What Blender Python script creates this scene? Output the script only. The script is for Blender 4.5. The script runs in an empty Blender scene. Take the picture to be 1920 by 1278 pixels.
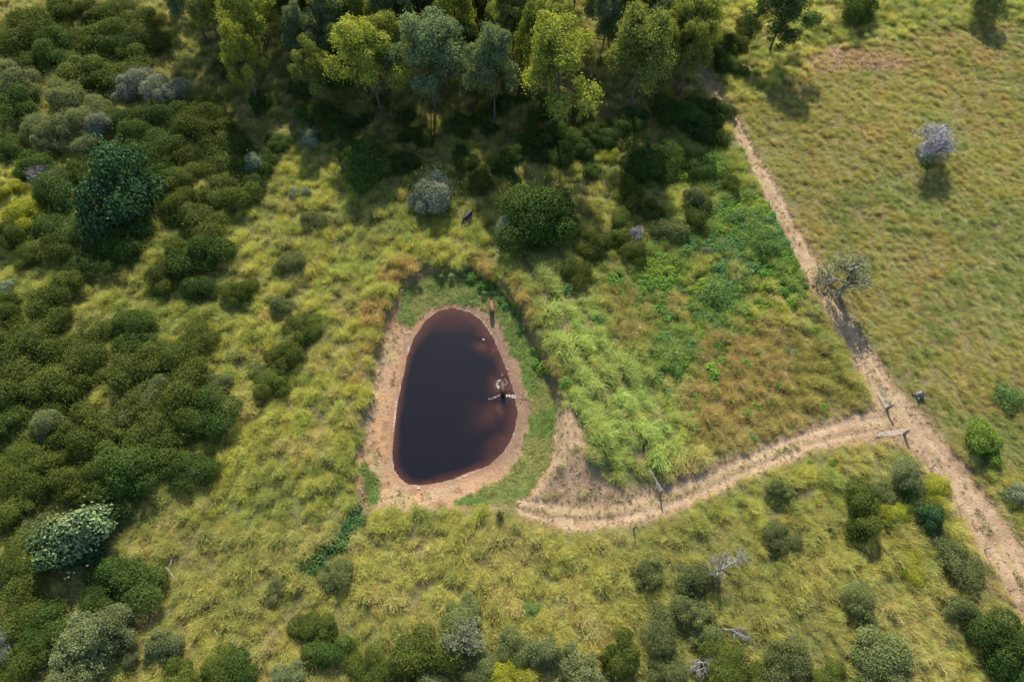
import bpy, math, random
import numpy as np
from mathutils import Vector, Matrix

random.seed(7)
RNG = np.random.default_rng(11)
rad = math.radians
SC = bpy.context.scene
COL = SC.collection

# ------------------------------------------------------------------ camera
CAM_H, TILT = 79.0, 30.0
cd = bpy.data.cameras.new('camera')
cd.lens, cd.sensor_width, cd.clip_end = 24.0, 36.0, 6000.0
cam = bpy.data.objects.new('camera', cd)
cam.location = (0, 0, CAM_H)
cam.rotation_euler = (rad(TILT), 0, 0)
COL.objects.link(cam)
SC.camera = cam

# ------------------------------------------------------------------ sky, sun, exposure
SUN_EL, SUN_AZ = 37.0, -2.0           # sun stands beyond the gum trees
w = bpy.data.worlds.new('World'); SC.world = w; w.use_nodes = True
nt = w.node_tree
sky = nt.nodes.new('ShaderNodeTexSky')
sky.sky_type = 'NISHITA'; sky.sun_disc = False
sky.sun_elevation = rad(SUN_EL); sky.sun_rotation = rad(SUN_AZ)
bg = nt.nodes['Background']; bg.inputs['Strength'].default_value = 0.125
nt.links.new(sky.outputs[0], bg.inputs['Color'])
sl = bpy.data.lights.new('sun', 'SUN')
sl.energy, sl.angle, sl.color = 4.6, rad(0.5), (1.0, 0.93, 0.80)
sun = bpy.data.objects.new('sun', sl)
sun.rotation_euler = (-rad(90 - SUN_EL), 0, rad(-SUN_AZ))
COL.objects.link(sun)
vs = SC.view_settings
vs.view_transform, vs.look, vs.exposure, vs.gamma = 'Standard', 'None', 1.2, 1.0
vs.use_curve_mapping = False
SC.render.engine = 'CYCLES'
cy = SC.cycles
cy.max_bounces, cy.diffuse_bounces, cy.glossy_bounces = 5, 2, 2
cy.transmission_bounces, cy.transparent_max_bounces = 3, 6
cy.caustics_reflective = cy.caustics_refractive = False
cy.use_denoising = True
cy.sample_clamp_indirect = 4.0

# ------------------------------------------------------------------ helpers
F = 1280.0
CT, ST = math.cos(rad(TILT)), math.sin(rad(TILT))

def U(px, py, z=0.0):
    """a ground position seen from the survey height"""
    u, v = (px - 960) / F, (639 - py) / F
    dy, dz = v * CT + ST, v * ST - CT
    t = (z - CAM_H) / dz
    return (u * t, dy * t)

def mpp(px, py, z=0.0):
    v = (639 - py) / F
    t = (z - CAM_H) / (v * ST - CT)
    return t / F

def UL(pts, z=0.0):
    return np.array([U(p[0], p[1], z) for p in pts])

def smooth(a, b, x):
    t = np.clip((x - a) / (b - a), 0, 1)
    return t * t * (3 - 2 * t)

def seg_dist(X, Y, pts, closed=True, widths=None):
    best = np.full(X.shape, 1e9); inside = np.zeros(X.shape, bool)
    n = len(pts)
    for i in range(n if closed else n - 1):
        a, b = pts[i], pts[(i + 1) % n]
        ex, ey = b[0] - a[0], b[1] - a[1]
        L = ex * ex + ey * ey + 1e-9
        t = np.clip(((X - a[0]) * ex + (Y - a[1]) * ey) / L, 0, 1)
        d = np.hypot(X - a[0] - t * ex, Y - a[1] - t * ey)
        if widths is not None:
            d = d - (widths[i] * (1 - t) + widths[i + 1] * t)
        best = np.minimum(best, d)
        if closed:
            c = ((a[1] > Y) != (b[1] > Y)) & (X < ex * (Y - a[1]) / (b[1] - a[1] + 1e-12) + a[0])
            inside ^= c
    return np.where(inside, -best, best) if closed else best

_lat = RNG.random((256, 256))
def vnoise(X, Y, s, ox=0.0):
    x, y = X / s + 37.3 + ox, Y / s + 91.7 + ox * 1.7
    xi, yi = np.floor(x).astype(int), np.floor(y).astype(int)
    fx, fy = x - xi, y - yi
    fx, fy = fx * fx * (3 - 2 * fx), fy * fy * (3 - 2 * fy)
    g = lambda i, j: _lat[i % 256, j % 256]
    return (g(xi, yi) * (1 - fx) + g(xi + 1, yi) * fx) * (1 - fy) + (g(xi, yi + 1) * (1 - fx) + g(xi + 1, yi + 1) * fx) * fy
def fnoise(X, Y, s, ox=0.0):
    return (vnoise(X, Y, s, ox) * .5 + vnoise(X, Y, s * .5, ox + 5) * .28 + vnoise(X, Y, s * .25, ox + 9) * .15 + vnoise(X, Y, s * .12, ox + 3) * .07)

def tag(o, label=None, cat=None, group=None, kind=None):
    if label: o['label'] = label
    if cat: o['category'] = cat
    if group: o['group'] = group
    if kind: o['kind'] = kind
    return o

def link(o, parent=None):
    COL.objects.link(o)
    if parent: o.parent = parent
    return o

def mesh_np(name, V, faces, mat=None, attrs=None, smooth_sh=False):
    """V (n,3); faces: list of (k-vertex index arrays) grouped by size"""
    me = bpy.data.meshes.new(name)
    me.vertices.add(len(V)); me.vertices.foreach_set('co', np.asarray(V, np.float32).ravel())
    loops = np.concatenate([f.ravel() for f in faces])
    sizes = np.concatenate([np.full(len(f), f.shape[1]) for f in faces])
    me.loops.add(len(loops)); me.loops.foreach_set('vertex_index', loops.astype(np.int32))
    me.polygons.add(len(sizes))
    st = np.concatenate([[0], np.cumsum(sizes)[:-1]])
    me.polygons.foreach_set('loop_start', st.astype(np.int32))
    me.polygons.foreach_set('loop_total', sizes.astype(np.int32))
    if smooth_sh: me.polygons.foreach_set('use_smooth', np.ones(len(sizes), bool))
    for k, (typ, arr) in (attrs or {}).items():
        a = me.attributes.new(k, typ, 'POINT')
        if typ == 'FLOAT': a.data.foreach_set('value', np.asarray(arr, np.float32))
        elif typ == 'INT': a.data.foreach_set('value', np.asarray(arr, np.int32))
        elif typ == 'FLOAT_VECTOR': a.data.foreach_set('vector', np.asarray(arr, np.float32).ravel())
        else:
            c = np.ones((len(arr), 4), np.float32); c[:, :3] = arr
            a.data.foreach_set('color', c.ravel())
    me.update(); me.validate()
    if mat: me.materials.append(mat)
    return me

# node material helpers
def newmat(name):
    m = bpy.data.materials.new(name); m.use_nodes = True
    n = m.node_tree; n.nodes.clear()
    out = n.nodes.new('ShaderNodeOutputMaterial')
    return m, n, out
def N(n, t, **kw):
    x = n.nodes.new(t)
    for k, v in kw.items(): setattr(x, k, v)
    return x
def mixc(n, fac, a, b, mode='MIX'):
    x = N(n, 'ShaderNodeMix', data_type='RGBA', blend_type=mode)
    for s, v in ((x.inputs[0], fac), (x.inputs[6], a), (x.inputs[7], b)):
        if hasattr(v, 'is_output'): n.links.new(v, s)
        elif isinstance(v, (int, float)): s.default_value = v
        else: s.default_value = (*v[:3], 1)
    return x.outputs[2]
def mth(n, op, a, b=0.0, c=None):
    x = N(n, 'ShaderNodeMath', operation=op)
    for s, v in zip(x.inputs, (a, b, c)):
        if v is None: continue
        if hasattr(v, 'is_output'): n.links.new(v, s)
        else: s.default_value = v
    return x.outputs[0]
def noise(n, scale, detail=3, vec=None, rough=.55):
    x = N(n, 'ShaderNodeTexNoise'); x.inputs['Scale'].default_value = scale
    x.inputs['Detail'].default_value = detail; x.inputs['Roughness'].default_value = rough
    if vec: n.links.new(vec, x.inputs['Vector'])
    return x.outputs[0]
def mapr(n, v, a, b, c, d):
    x = N(n, 'ShaderNodeMapRange'); n.links.new(v, x.inputs[0])
    for i, q in enumerate((a, b, c, d)): x.inputs[i + 1].default_value = q
    return x.outputs[0]
def principled(n, col, rough=.7, spec=.3):
    p = N(n, 'ShaderNodeBsdfPrincipled')
    if hasattr(col, 'is_output'): n.links.new(col, p.inputs['Base Color'])
    else: p.inputs['Base Color'].default_value = (*col, 1)
    if hasattr(rough, 'is_output'): n.links.new(rough, p.inputs['Roughness'])
    else: p.inputs['Roughness'].default_value = rough
    p.inputs['Specular IOR Level'].default_value = spec
    return p
def bump(n, height, strength, dist, p):
    b = N(n, 'ShaderNodeBump'); b.inputs['Strength'].default_value = strength; b.inputs['Distance'].default_value = dist
    n.links.new(height, b.inputs['Height']); n.links.new(b.outputs[0], p.inputs['Normal'])

def leaf_mat(name, c1, c2, trans=.35, rough=.55, spec=.3, vary=.22, tint=None):
    m, n, out = newmat(name)
    at = N(n, 'ShaderNodeAttribute', attribute_name='v')
    col = mixc(n, at.outputs['Fac'], c1, c2)
    oi = N(n, 'ShaderNodeObjectInfo')
    geo = N(n, 'ShaderNodeNewGeometry')
    ns = noise(n, 0.9, 2, geo.outputs['Position'])
    k = mth(n, 'MULTIPLY', mapr(n, oi.outputs['Random'], 0, 1, 1 - vary, 1 + vary), mapr(n, ns, .3, .7, .78, 1.22))
    sc = N(n, 'ShaderNodeVectorMath', operation='SCALE'); n.links.new(col, sc.inputs[0]); n.links.new(k, sc.inputs['Scale'])
    col = sc.outputs[0]
    if tint:
        col = mixc(n, mapr(n, oi.outputs['Random'], 0, 1, 0, .6), col, tint)
    p = principled(n, col, .7, spec * .3)
    t = N(n, 'ShaderNodeBsdfTranslucent')
    n.links.new(mixc(n, 1.0, col, (1.15, 1.1, .55), 'MULTIPLY'), t.inputs['Color'])
    mx = N(n, 'ShaderNodeMixShader'); mx.inputs[0].default_value = trans
    n.links.new(p.outputs[0], mx.inputs[1]); n.links.new(t.outputs[0], mx.inputs[2])
    n.links.new(mx.outputs[0], out.inputs[0])
    return m

def plain_mat(name, c1, c2, scale=4.0, rough=.8, spec=.2, bmp=0.0, metal=0.0, stretch=None):
    m, n, out = newmat(name)
    tc = N(n, 'ShaderNodeTexCoord'); vec = tc.outputs['Object']
    if stretch:
        mp = N(n, 'ShaderNodeMapping'); mp.inputs['Scale'].default_value = stretch
        n.links.new(vec, mp.inputs[0]); vec = mp.outputs[0]
    ns = noise(n, scale, 5, vec, .65)
    p = principled(n, mixc(n, mapr(n, ns, .3, .7, 0, 1), c1, c2), rough, spec)
    p.inputs['Metallic'].default_value = metal
    if bmp: bump(n, ns, bmp, .05, p)
    n.links.new(p.outputs[0], out.inputs[0])
    return m

# ------------------------------------------------------------------ survey lines (ground plan)
ZW = -1.0
POND = [(848,578),(880,587),(903,604),(922,632),(938,665),(950,695),(963,737),(969,772),(966,800),(957,825),(940,850),(915,872),(880,885),(850,896),(815,905),(788,909),(765,906),(748,893),(739,878),(737,850),(740,805),(746,760),(754,715),(764,672),(778,632),(797,602),(822,584)]
BOWL = [(838,503),(880,510),(915,528),(950,558),(980,605),(1006,655),(1027,705),(1042,760),(1046,810),(1036,860),(1012,905),(985,935),(930,948),(860,950),(780,955),(705,955),(672,965),(668,900),(680,830),(690,770),(700,715),(714,655),(728,600),(742,562),(766,530),(798,508)]
TURF = [(752,602),(756,560),(785,522),(830,508),(880,513),(915,535),(952,570),(980,615),(1006,665),(1026,715),(1041,770),(1044,820),(1030,870),(1004,905),(985,930),(945,944),(885,946),(850,940),(880,925),(920,915),(955,895),(985,845),(997,790),(990,730),(975,680),(955,635),(935,600),(912,580),(880,570),(850,564),(815,572),(785,592),(768,612)]
TURF2 = [(677,880),(690,868),(706,890),(712,940),(700,955),(688,930)]
DIRT = [(1048,786),(1066,780),(1086,824),(1104,880),(1140,908),(1232,930),(1260,925),(1230,965),(1100,975),(1000,960),(972,945),(995,925),(1018,880),(1034,835)]
GULLY = [(694,905),(680,940),(664,975),(640,1010),(606,1040),(585,1060)]
TRACK = [(1318,135,.9),(1340,172,.9),(1374,222,1.0),(1396,265,1.1),(1425,322,1.3),(1458,385,1.5),(1496,455,1.5),(1533,528,1.6),(1566,585,1.7),(1610,650,1.6),(1652,722,1.9),(1690,785,3.0),(1742,838,2.4),(1790,898,2.6),(1832,955,2.5),(1880,1030,2.5),(1925,1105,2.5),(1990,1215,2.5)]
SIDE = [(1700,792,3.0),(1650,796,2.4),(1585,806,1.9),(1510,828,1.6),(1440,855,1.6),(1375,882,1.6),(1310,912,1.7),(1245,938,1.8),(1175,957,1.9),(1100,965,2.0),(1040,961,1.8),(985,948,1.2)]
HERB = [[(1285,445),(1298,408),(1345,385),(1395,358),(1432,385),(1465,440),(1502,505),(1488,533),(1430,520),(1360,475),(1310,455)],
        [(1200,520),(1215,490),(1250,482),(1272,500),(1255,535),(1220,545)],
        [(1305,560),(1318,530),(1352,522),(1378,545),(1375,575),(1345,612),(1318,600)],
        [(1235,640),(1255,620),(1290,625),(1300,660),(1280,690),(1240,690)],
        [(1250,300),(1320,280),(1360,320),(1330,350),(1270,335)]]
DRY = [[(1290,650),(1340,610),(1440,590),(1520,620),(1590,700),(1640,770),(1560,790),(1450,835),(1360,870),(1290,820),(1275,740)],
       [(1120,530),(1200,540),(1290,560),(1260,640),(1180,660),(1130,620)]]
SLOPE = [(1000,500),(1060,520),(1120,600),(1200,690),(1270,760),(1290,850),(1250,915),(1200,920),(1110,900),(1060,790),(1040,700),(1010,600)]
FIELD = [(1390,200),(1500,150),(1600,90),(1750,60),(2000,40),(2100,900),(1900,900),(1760,820),(1700,760),(1640,670),(1580,570),(1520,460),(1440,310)]
BARE = [(1495,110),(1560,85),(1640,95),(1720,110),(1700,130),(1610,132),(1520,140)]
RIMDARK = [(700,520),(760,480),(840,465),(930,490),(980,560),(1030,660),(1050,720),(1030,760),(1000,690),(960,590),(900,520),(830,505),(770,525),(735,570),(705,660),(690,740),(665,900),(640,900),(650,760),(670,640)]
FENCE_DAM = [(975,488),(999,530),(1026,575),(1052,620),(1072,662),(1103,704),(1135,755),(1162,802),(1190,850),(1214,890)]
FENCE_TRACK = [(1362,235),(1398,302),(1440,382),(1485,470),(1511,513),(1548,578),(1588,638),(1625,702),(1661,766)]
FENCE_LOW = [(1697,815),(1745,878),(1796,950),(1846,1030),(1893,1108)]

GX0, GX1, GY0, GY1, GS = -126.0, 126.0, -12.0, 168.0, 0.34
gx = np.arange(GX0, GX1 + GS, GS); gy = np.arange(GY0, GY1 + GS, GS)
XX, YY = np.meshgrid(gx, gy)
jx, jy = (fnoise(XX, YY, 2.2, 21) - .5) * 1.3, (fnoise(XX, YY, 2.2, 61) - .5) * 1.3   # ragged edges
XJ, YJ = XX + jx, YY + jy
dW = seg_dist(XX + jx * .25, YY + jy * .25, UL(POND, ZW))
dB = seg_dist(XX + jx * .5, YY + jy * .5, UL(BOWL, -.2))
polys = lambda L, z=0: np.minimum.reduce([seg_dist(XJ, YJ, UL(p, z)) for p in L])
dT = np.minimum(seg_dist(XJ, YJ, UL(TURF, -.5)), seg_dist(XJ, YJ, UL(TURF2, -.4)))
dD = seg_dist(XJ, YJ, UL(DIRT)); dH = polys(HERB); dY = polys(DRY); dS = polys([SLOPE]); dF = polys([FIELD]); dBare = polys([BARE]); dRim = polys([RIMDARK])
tw = [p[2] for p in TRACK]; sw = [p[2] for p in SIDE]
dK0 = seg_dist(XX + jx * .3, YY + jy * .3, UL(TRACK), False)
dK = np.minimum(seg_dist(XJ * .5 + XX * .5, YJ * .5 + YY * .5, UL(TRACK), False, tw), seg_dist(XJ * .5 + XX * .5, YJ * .5 + YY * .5, UL(SIDE), False, sw))
dG = seg_dist(XX + jx * .5, YY + jy * .5, UL(GULLY), False)
dFen = seg_dist(XX, YY, UL([(968,474)] + FENCE_DAM[:5]), False)
# centre ridge / wheel ruts of the two tracks
cK = np.minimum(seg_dist(XX, YY, UL(TRACK), False), seg_dist(XX, YY, UL(SIDE), False))

# heights
base = (vnoise(XX, YY, 14, 2) - .5) * .7 + (vnoise(XX, YY, 4, 8) - .5) * .25
ylow = U(0, 935)[1]
cf = smooth(ylow - 1, ylow + 6, YY)
right = smooth(-1, 5, XX - U(900, 700)[0])
t = np.clip(dW, 0, None) / (np.clip(dW, 0, None) + np.clip(-dB, 0, None) + 1e-6)
zin = ZW + .75 * t ** 1.25 + .05 * (vnoise(XX, YY, .8, 4) - .5) * smooth(0.1, 1, dW)
crest = cf * (.85 + .9 * right)
wid = 4.5 + 6.0 * right
zout = ZW + .75 + smooth(0, .9, dB) * (.25 + crest) * 1.0 + np.where(dB > 1.2, crest * (np.exp(-((dB - 1.2) / wid) ** 2) - 1), 0)
zout = zout + base * smooth(0, 5, dB)
Z = np.where(dW < 0, ZW - np.minimum(1.6, -dW * .3), np.where(dB < 0, zin, zout))
Z -= .55 * np.exp(-(dG / .9) ** 2) * smooth(.2, 1.2, dW)
Z -= .16 * smooth(.3, -.5, dK) * smooth(0, 2, dB)
Z += .07 * (vnoise(XX, YY, .7, 14) - .5) * smooth(.3, -.3, np.minimum(dK, dD))
Z -= .12 * np.exp(-((cK - .75) / .3) ** 2) * smooth(0, -.4, dK)
Z -= .3 * np.exp(-(dFen / .4) ** 2)

def samp(A, x, y):
    fx = np.clip((np.asarray(x) - GX0) / GS, 0, len(gx) - 1.001); fy = np.clip((np.asarray(y) - GY0) / GS, 0, len(gy) - 1.001)
    i, j = fx.astype(int), fy.astype(int); a, b = fx - i, fy - j
    return (A[j, i] * (1 - a) + A[j, i + 1] * a) * (1 - b) + (A[j + 1, i] * (1 - a) + A[j + 1, i + 1] * a) * b
def gz(x, y): return float(samp(Z, np.array([x]), np.array([y]))[0])

# ------------------------------------------------------------------ ground sheet
def lerp3(a, b, t): return a + (np.array(b) - a) * t[..., None]
n1, n2, n3 = fnoise(XX, YY, 7, 31), fnoise(XX, YY, 1.6, 47), fnoise(XX, YY, 18, 3)
C = np.zeros(XX.shape + (3,)) + np.array((.12, .105, .045))
C = lerp3(C, (.17, .135, .065), smooth(.4, .65, n2))
C = lerp3(C, (.13, .145, .045), smooth(.45, .62, n1) * .7)
sand = lerp3(lerp3(np.zeros_like(C) + np.array((.335, .195, .102)), (.30, .20, .125), smooth(.4, .7, n2)), (.28, .17, .105), smooth(.52, .7, n1) * .6)
rb = smooth(-2, 3, XX - U(830, 700)[0]) * smooth(U(0, 880)[1] - 3, U(0, 850)[1], YY)      # browner mud under the turf side
sand = lerp3(sand, (.205, .130, .085), rb * .95)
sand = lerp3(sand, (.17, .10, .06), smooth(.70, .82, vnoise(XX, YY, .75, 71)) * .7 * smooth(.4, 1.0, dW))
sand = lerp3(sand, (.24, .20, .10), smooth(.52, .64, fnoise(XX, YY, 3, 73)) * .6 * smooth(.8, 1.6, dW))
sand = lerp3(sand, (.14, .085, .06), smooth(1.3, .15, dW) * .5)
sand = lerp3(sand, (.46, .40, .34), np.exp(-((dW - .14) / .10) ** 2) * .6 * smooth(.42, .6, fnoise(XX, YY, 3, 88)))
inb = smooth(.35, -.15, dB)
C = lerp3(C, (0, 0, 0), inb) + sand * inb[..., None]
C = lerp3(C, (.11, .15, .045), smooth(.3, -.4, dT) * (.45 + .5 * smooth(.3, .5, n2)))
dirt = lerp3(lerp3(np.zeros_like(C) + np.array((.285, .195, .115)), (.24, .155, .09), smooth(.45, .7, n2)), (.33, .235, .145), smooth(.52, .66, fnoise(XX, YY, .9, 77)))
dirt = lerp3(dirt, (.30, .24, .11), smooth(.35, .1, cK) * smooth(.42, .55, n1) * .7)
dirt = lerp3(dirt, (.37, .27, .175), np.exp(-((cK - .8) / .32) ** 2) * smooth(.35, .5, fnoise(XX, YY, 6, 66)) * .7)
dirt = lerp3(dirt, (.24, .155, .085), np.exp(-((cK - 1.25) / .2) ** 2) * smooth(.45, .6, fnoise(XX, YY, 5, 67)) * .6)
dm = smooth(.35, -.25, np.minimum(dK, dD))
C = lerp3(C, (0, 0, 0), dm) + dirt * dm[..., None]
C = lerp3(C, (.235, .15, .09), smooth(.5, -1.2, dBare) * .85)
C = lerp3(C, (.055, .055, .03), np.exp(-(dG / 1.0) ** 2) * .7)
C = lerp3(C, (.15, .065, .035), smooth(.05, -.3, dW))
# outer, coarse apron out to the horizon
far = np.array([20, 60, 150, 400, 1000, 2500.])
ax = np.concatenate([gx[0] - far[::-1], gx, gx[-1] + far]); ay = np.concatenate([gy[0] - far[::-1], gy, gy[-1] + far])
AX, AY = np.meshgrid(ax, ay)
pad = lambda A: np.pad(A, ((6, 6), (6, 6)) + ((0, 0),) * (A.ndim - 2), mode='edge')
V = np.stack([AX, AY, pad(Z)], -1).reshape(-1, 3)
H_, W_ = AX.shape
idx = np.arange(H_ * W_).reshape(H_, W_)
Q = np.stack([idx[:-1, :-1], idx[:-1, 1:], idx[1:, 1:], idx[1:, :-1]], -1).reshape(-1, 4)
m, n, out = newmat('earth')
at = N(n, 'ShaderNodeAttribute', attribute_name='soil'); geo = N(n, 'ShaderNodeNewGeometry')
na = noise(n, 3.2, 6, geo.outputs['Position'], .7); nb = noise(n, .7, 3, geo.outputs['Position']); nc = noise(n, 11, 3, geo.outputs['Position'], .7)
k = mth(n, 'MULTIPLY', mapr(n, na, .3, .7, .78, 1.22), mapr(n, nb, .3, .7, .88, 1.12))
sc_ = N(n, 'ShaderNodeVectorMath', operation='SCALE'); n.links.new(at.outputs['Color'], sc_.inputs[0]); n.links.new(k, sc_.inputs['Scale'])
p = principled(n, sc_.outputs[0], .92, .15)
bump(n, mth(n, 'ADD', na, mth(n, 'MULTIPLY', nc, .5)), .9, .22, p)
n.links.new(p.outputs[0], out.inputs[0])
ground = link(bpy.data.objects.new('ground', mesh_np('ground', V, [Q], m, {'soil': ('FLOAT_COLOR', pad(C).reshape(-1, 3))}, True)))
tag(ground, 'earth of the paddock with bare dirt tracks and the pond bowl', 'ground', kind='structure')

# ------------------------------------------------------------------ pond water
pw = UL(POND, ZW)
wx = np.arange(pw[:, 0].min() - 1.2, pw[:, 0].max() + 1.2, .22); wy = np.arange(pw[:, 1].min() - 1.2, pw[:, 1].max() + 1.2, .22)
WX, WY = np.meshgrid(wx, wy)
wd = seg_dist(WX, WY, pw)
wn = fnoise(WX, WY, 2.5, 12); wn2 = fnoise(WX, WY, 6, 15)
def blob(px, py, rx, ry, rot=0):
    c = U(px, py, ZW); a = rad(rot); dx, dy = WX - c[0], WY - c[1]
    ex, ey = (dx * math.cos(a) + dy * math.sin(a)) / rx, (-dx * math.sin(a) + dy * math.cos(a)) / ry
    return np.exp(-(ex * ex + ey * ey + (wn - .5) * 2.0) * 1.2)
edge = 1.0 + 2.6 * smooth(U(0, 660)[1], U(0, 590)[1], WY) + 1.1 * smooth(2, 7, WX - U(850, 700)[0])
silt = smooth(0, 1, 1 - (-wd) / (edge * (.6 + .8 * wn)))
silt = np.maximum(silt * .62, .0)
for b in (blob(920,780,2.4,1.7,10) * .55, blob(938,772,.7,1.3,30) * .75, blob(905,652,1.4,.9,-25) * .36, blob(926,655,.7,1.6,15) * .45, blob(938,722,1.4,1.8) * .6, blob(850,600,4,1.6) * .35, blob(938,838,1.6,2.4,-35) * .62):
    silt = np.maximum(silt, b)
WV = np.stack([WX, WY, np.full(WX.shape, ZW)], -1).reshape(-1, 3)
ids = np.arange(WX.size).reshape(WX.shape)
WQ = np.stack([ids[:-1, :-1], ids[:-1, 1:], ids[1:, 1:], ids[1:, :-1]], -1).reshape(-1, 4)
keep = (wd.ravel()[WQ] < .9).any(1)
m, n, out = newmat('tea_water')
at = N(n, 'ShaderNodeAttribute', attribute_name='silt'); geo = N(n, 'ShaderNodeNewGeometry')
s1 = noise(n, .9, 4, geo.outputs['Position']); 
sf = mth(n, 'ADD', at.outputs['Fac'], mth(n, 'MULTIPLY', mapr(n, s1, .3, .7, -.18, .18), at.outputs['Fac']))
col = mixc(n, mapr(n, sf, 0, .55, 0, 1), (.0058, .0050, .0065), (.036, .0145, .0105))
col = mixc(n, mapr(n, sf, .5, 1, 0, 1), col, (.070, .030, .018))
p = principled(n, col, .09, .5); p.inputs['IOR'].default_value = 1.33
bump(n, noise(n, 4, 4, geo.outputs['Position']), .3, .06, p)
n.links.new(p.outputs[0], out.inputs[0])
water = link(bpy.data.objects.new('water', mesh_np('water', WV, [WQ[keep]], m, {'silt': ('FLOAT', silt.ravel())}, True)))
tag(water, 'dark tea-brown water of the small egg-shaped farm pond', 'water', kind='structure')

# ------------------------------------------------------------------ instanced ground cover
def scatter(name, protos, P, R, S, T, VI, mat, label, cat):
    coll = bpy.data.collections.new(name + '_kinds')
    for i, me in enumerate(protos):
        me.materials.append(mat)
        coll.objects.link(bpy.data.objects.new('%s_kind_%02d' % (name, i), me))
    me = bpy.data.meshes.new(name); me.vertices.add(len(P)); me.vertices.foreach_set('co', P.astype(np.float32).ravel())
    for k, typ, arr in (('rot', 'FLOAT_VECTOR', R), ('scl', 'FLOAT_VECTOR', S), ('vi', 'INT', VI), ('tint', 'FLOAT_COLOR', T)):
        a = me.attributes.new(k, typ, 'POINT')
        if typ == 'INT': a.data.foreach_set('value', arr.astype(np.int32))
        elif typ == 'FLOAT_VECTOR': a.data.foreach_set('vector', arr.astype(np.float32).ravel())
        else:
            c = np.ones((len(arr), 4), np.float32); c[:, :3] = arr; a.data.foreach_set('color', c.ravel())
    o = link(bpy.data.objects.new(name, me))
    g = bpy.data.node_groups.new(name + '_nodes', 'GeometryNodeTree')
    g.interface.new_socket('Geometry', in_out='INPUT', socket_type='NodeSocketGeometry')
    g.interface.new_socket('Geometry', in_out='OUTPUT', socket_type='NodeSocketGeometry')
    gi, go = g.nodes.new('NodeGroupInput'), g.nodes.new('NodeGroupOutput')
    ci = g.nodes.new('GeometryNodeCollectionInfo'); ci.inputs['Collection'].default_value = coll
    ci.inputs['Separate Children'].default_value = True; ci.inputs['Reset Children'].default_value = True
    ip = g.nodes.new('GeometryNodeInstanceOnPoints'); ip.inputs['Pick Instance'].default_value = True
    def named(nm, typ):
        x = g.nodes.new('GeometryNodeInputNamedAttribute'); x.data_type = typ; x.inputs['Name'].default_value = nm
        return x.outputs['Attribute']
    g.links.new(gi.outputs[0], ip.inputs['Points']); g.links.new(ci.outputs[0], ip.inputs['Instance'])
    g.links.new(named('vi', 'INT'), ip.inputs['Instance Index'])
    e2r = g.nodes.new('FunctionNodeEulerToRotation'); g.links.new(named('rot', 'FLOAT_VECTOR'), e2r.inputs[0])
    g.links.new(e2r.outputs[0], ip.inputs['Rotation']); g.links.new(named('scl', 'FLOAT_VECTOR'), ip.inputs['Scale'])
    g.links.new(ip.outputs[0], go.inputs[0])
    md = o.modifiers.new('scatter', 'NODES'); md.node_group = g
    return tag(o, label, cat, kind='stuff')

def tuft(nb, hgt, spread, droop, width, r0, seed, segs=3, lean=0.0):
    r = np.random.default_rng(seed)
    az = r.random(nb) * 2 * np.pi; L = hgt * (.55 + .55 * r.random(nb)); out_ = spread * (.15 + r.random(nb)); dr = droop * (.4 + r.random(nb))
    bx, by = r.normal(0, r0, nb), r.normal(0, r0, nb)
    V, Fq, vv = [], [], []
    ts = np.linspace(0, 1, segs + 1)
    sx, sy = -np.sin(az), np.cos(az)
    pv = r.random(nb)
    for i, t_ in enumerate(ts):
        rr = out_ * t_ * L + dr * t_ ** 2.4 * L * .6
        zz = L * t_ * (1 - .45 * dr * t_ ** 1.5)
        cx, cy_ = bx + np.cos(az) * rr + lean * L * t_ ** 1.4, by + np.sin(az) * rr
        wv = width * (1 - .75 * t_ ** 1.5) * .5
        V.append(np.stack([cx - sx * wv, cy_ - sy * wv, zz], -1)); V.append(np.stack([cx + sx * wv, cy_ + sy * wv, zz], -1))
        vv += [np.clip(pv * .7 + .3 * t_, 0, 1)] * 2
    Vn = np.concatenate(V)
    for i in range(segs):
        a = np.arange(nb) + 2 * i * nb
        Fq.append(np.stack([a, a + nb, a + 3 * nb, a + 2 * nb], -1))
    return mesh_np('tuft', Vn, [np.concatenate(Fq)], None, {'v': ('FLOAT', np.concatenate(vv))})

def cover_mat(name, straw, trans=.4, amt=.45):
    m, n, out = newmat(name)
    ti = N(n, 'ShaderNodeAttribute', attribute_name='tint', attribute_type='INSTANCER')
    at = N(n, 'ShaderNodeAttribute', attribute_name='v')
    geo = N(n, 'ShaderNodeNewGeometry')
    ns = noise(n, 1.1, 3, geo.outputs['Position'])
    col = mixc(n, mapr(n, at.outputs['Fac'], .25, 1, 0, amt), ti.outputs['Color'], straw)
    sc = N(n, 'ShaderNodeVectorMath', operation='SCALE'); n.links.new(col, sc.inputs[0]); n.links.new(mapr(n, ns, .3, .7, .78, 1.22), sc.inputs['Scale'])
    p = principled(n, sc.outputs[0], .75, .06)
    t = N(n, 'ShaderNodeBsdfTranslucent'); n.links.new(sc.outputs[0], t.inputs['Color'])
    mx = N(n, 'ShaderNodeMixShader'); mx.inputs[0].default_value = trans
    n.links.new(p.outputs[0], mx.inputs[1]); n.links.new(t.outputs[0], mx.inputs[2]); n.links.new(mx.outputs[0], out.inputs[0])
    return m

def in_view(x, y, mg=7.0):
    d = y * ST + CAM_H * CT
    u = x / d
    v = (y * CT - CAM_H * ST) / d
    return (np.abs(u) < .75 + mg / d) & (v < .499 + .14) & (v > -.499 - mg / d)

def rnd_in(nn):
    x = GX0 + RNG.random(nn) * (GX1 - GX0); y = GY0 + RNG.random(nn) * (GY1 - GY0)
    k = in_view(x, y); return x[k], y[k]

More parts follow.
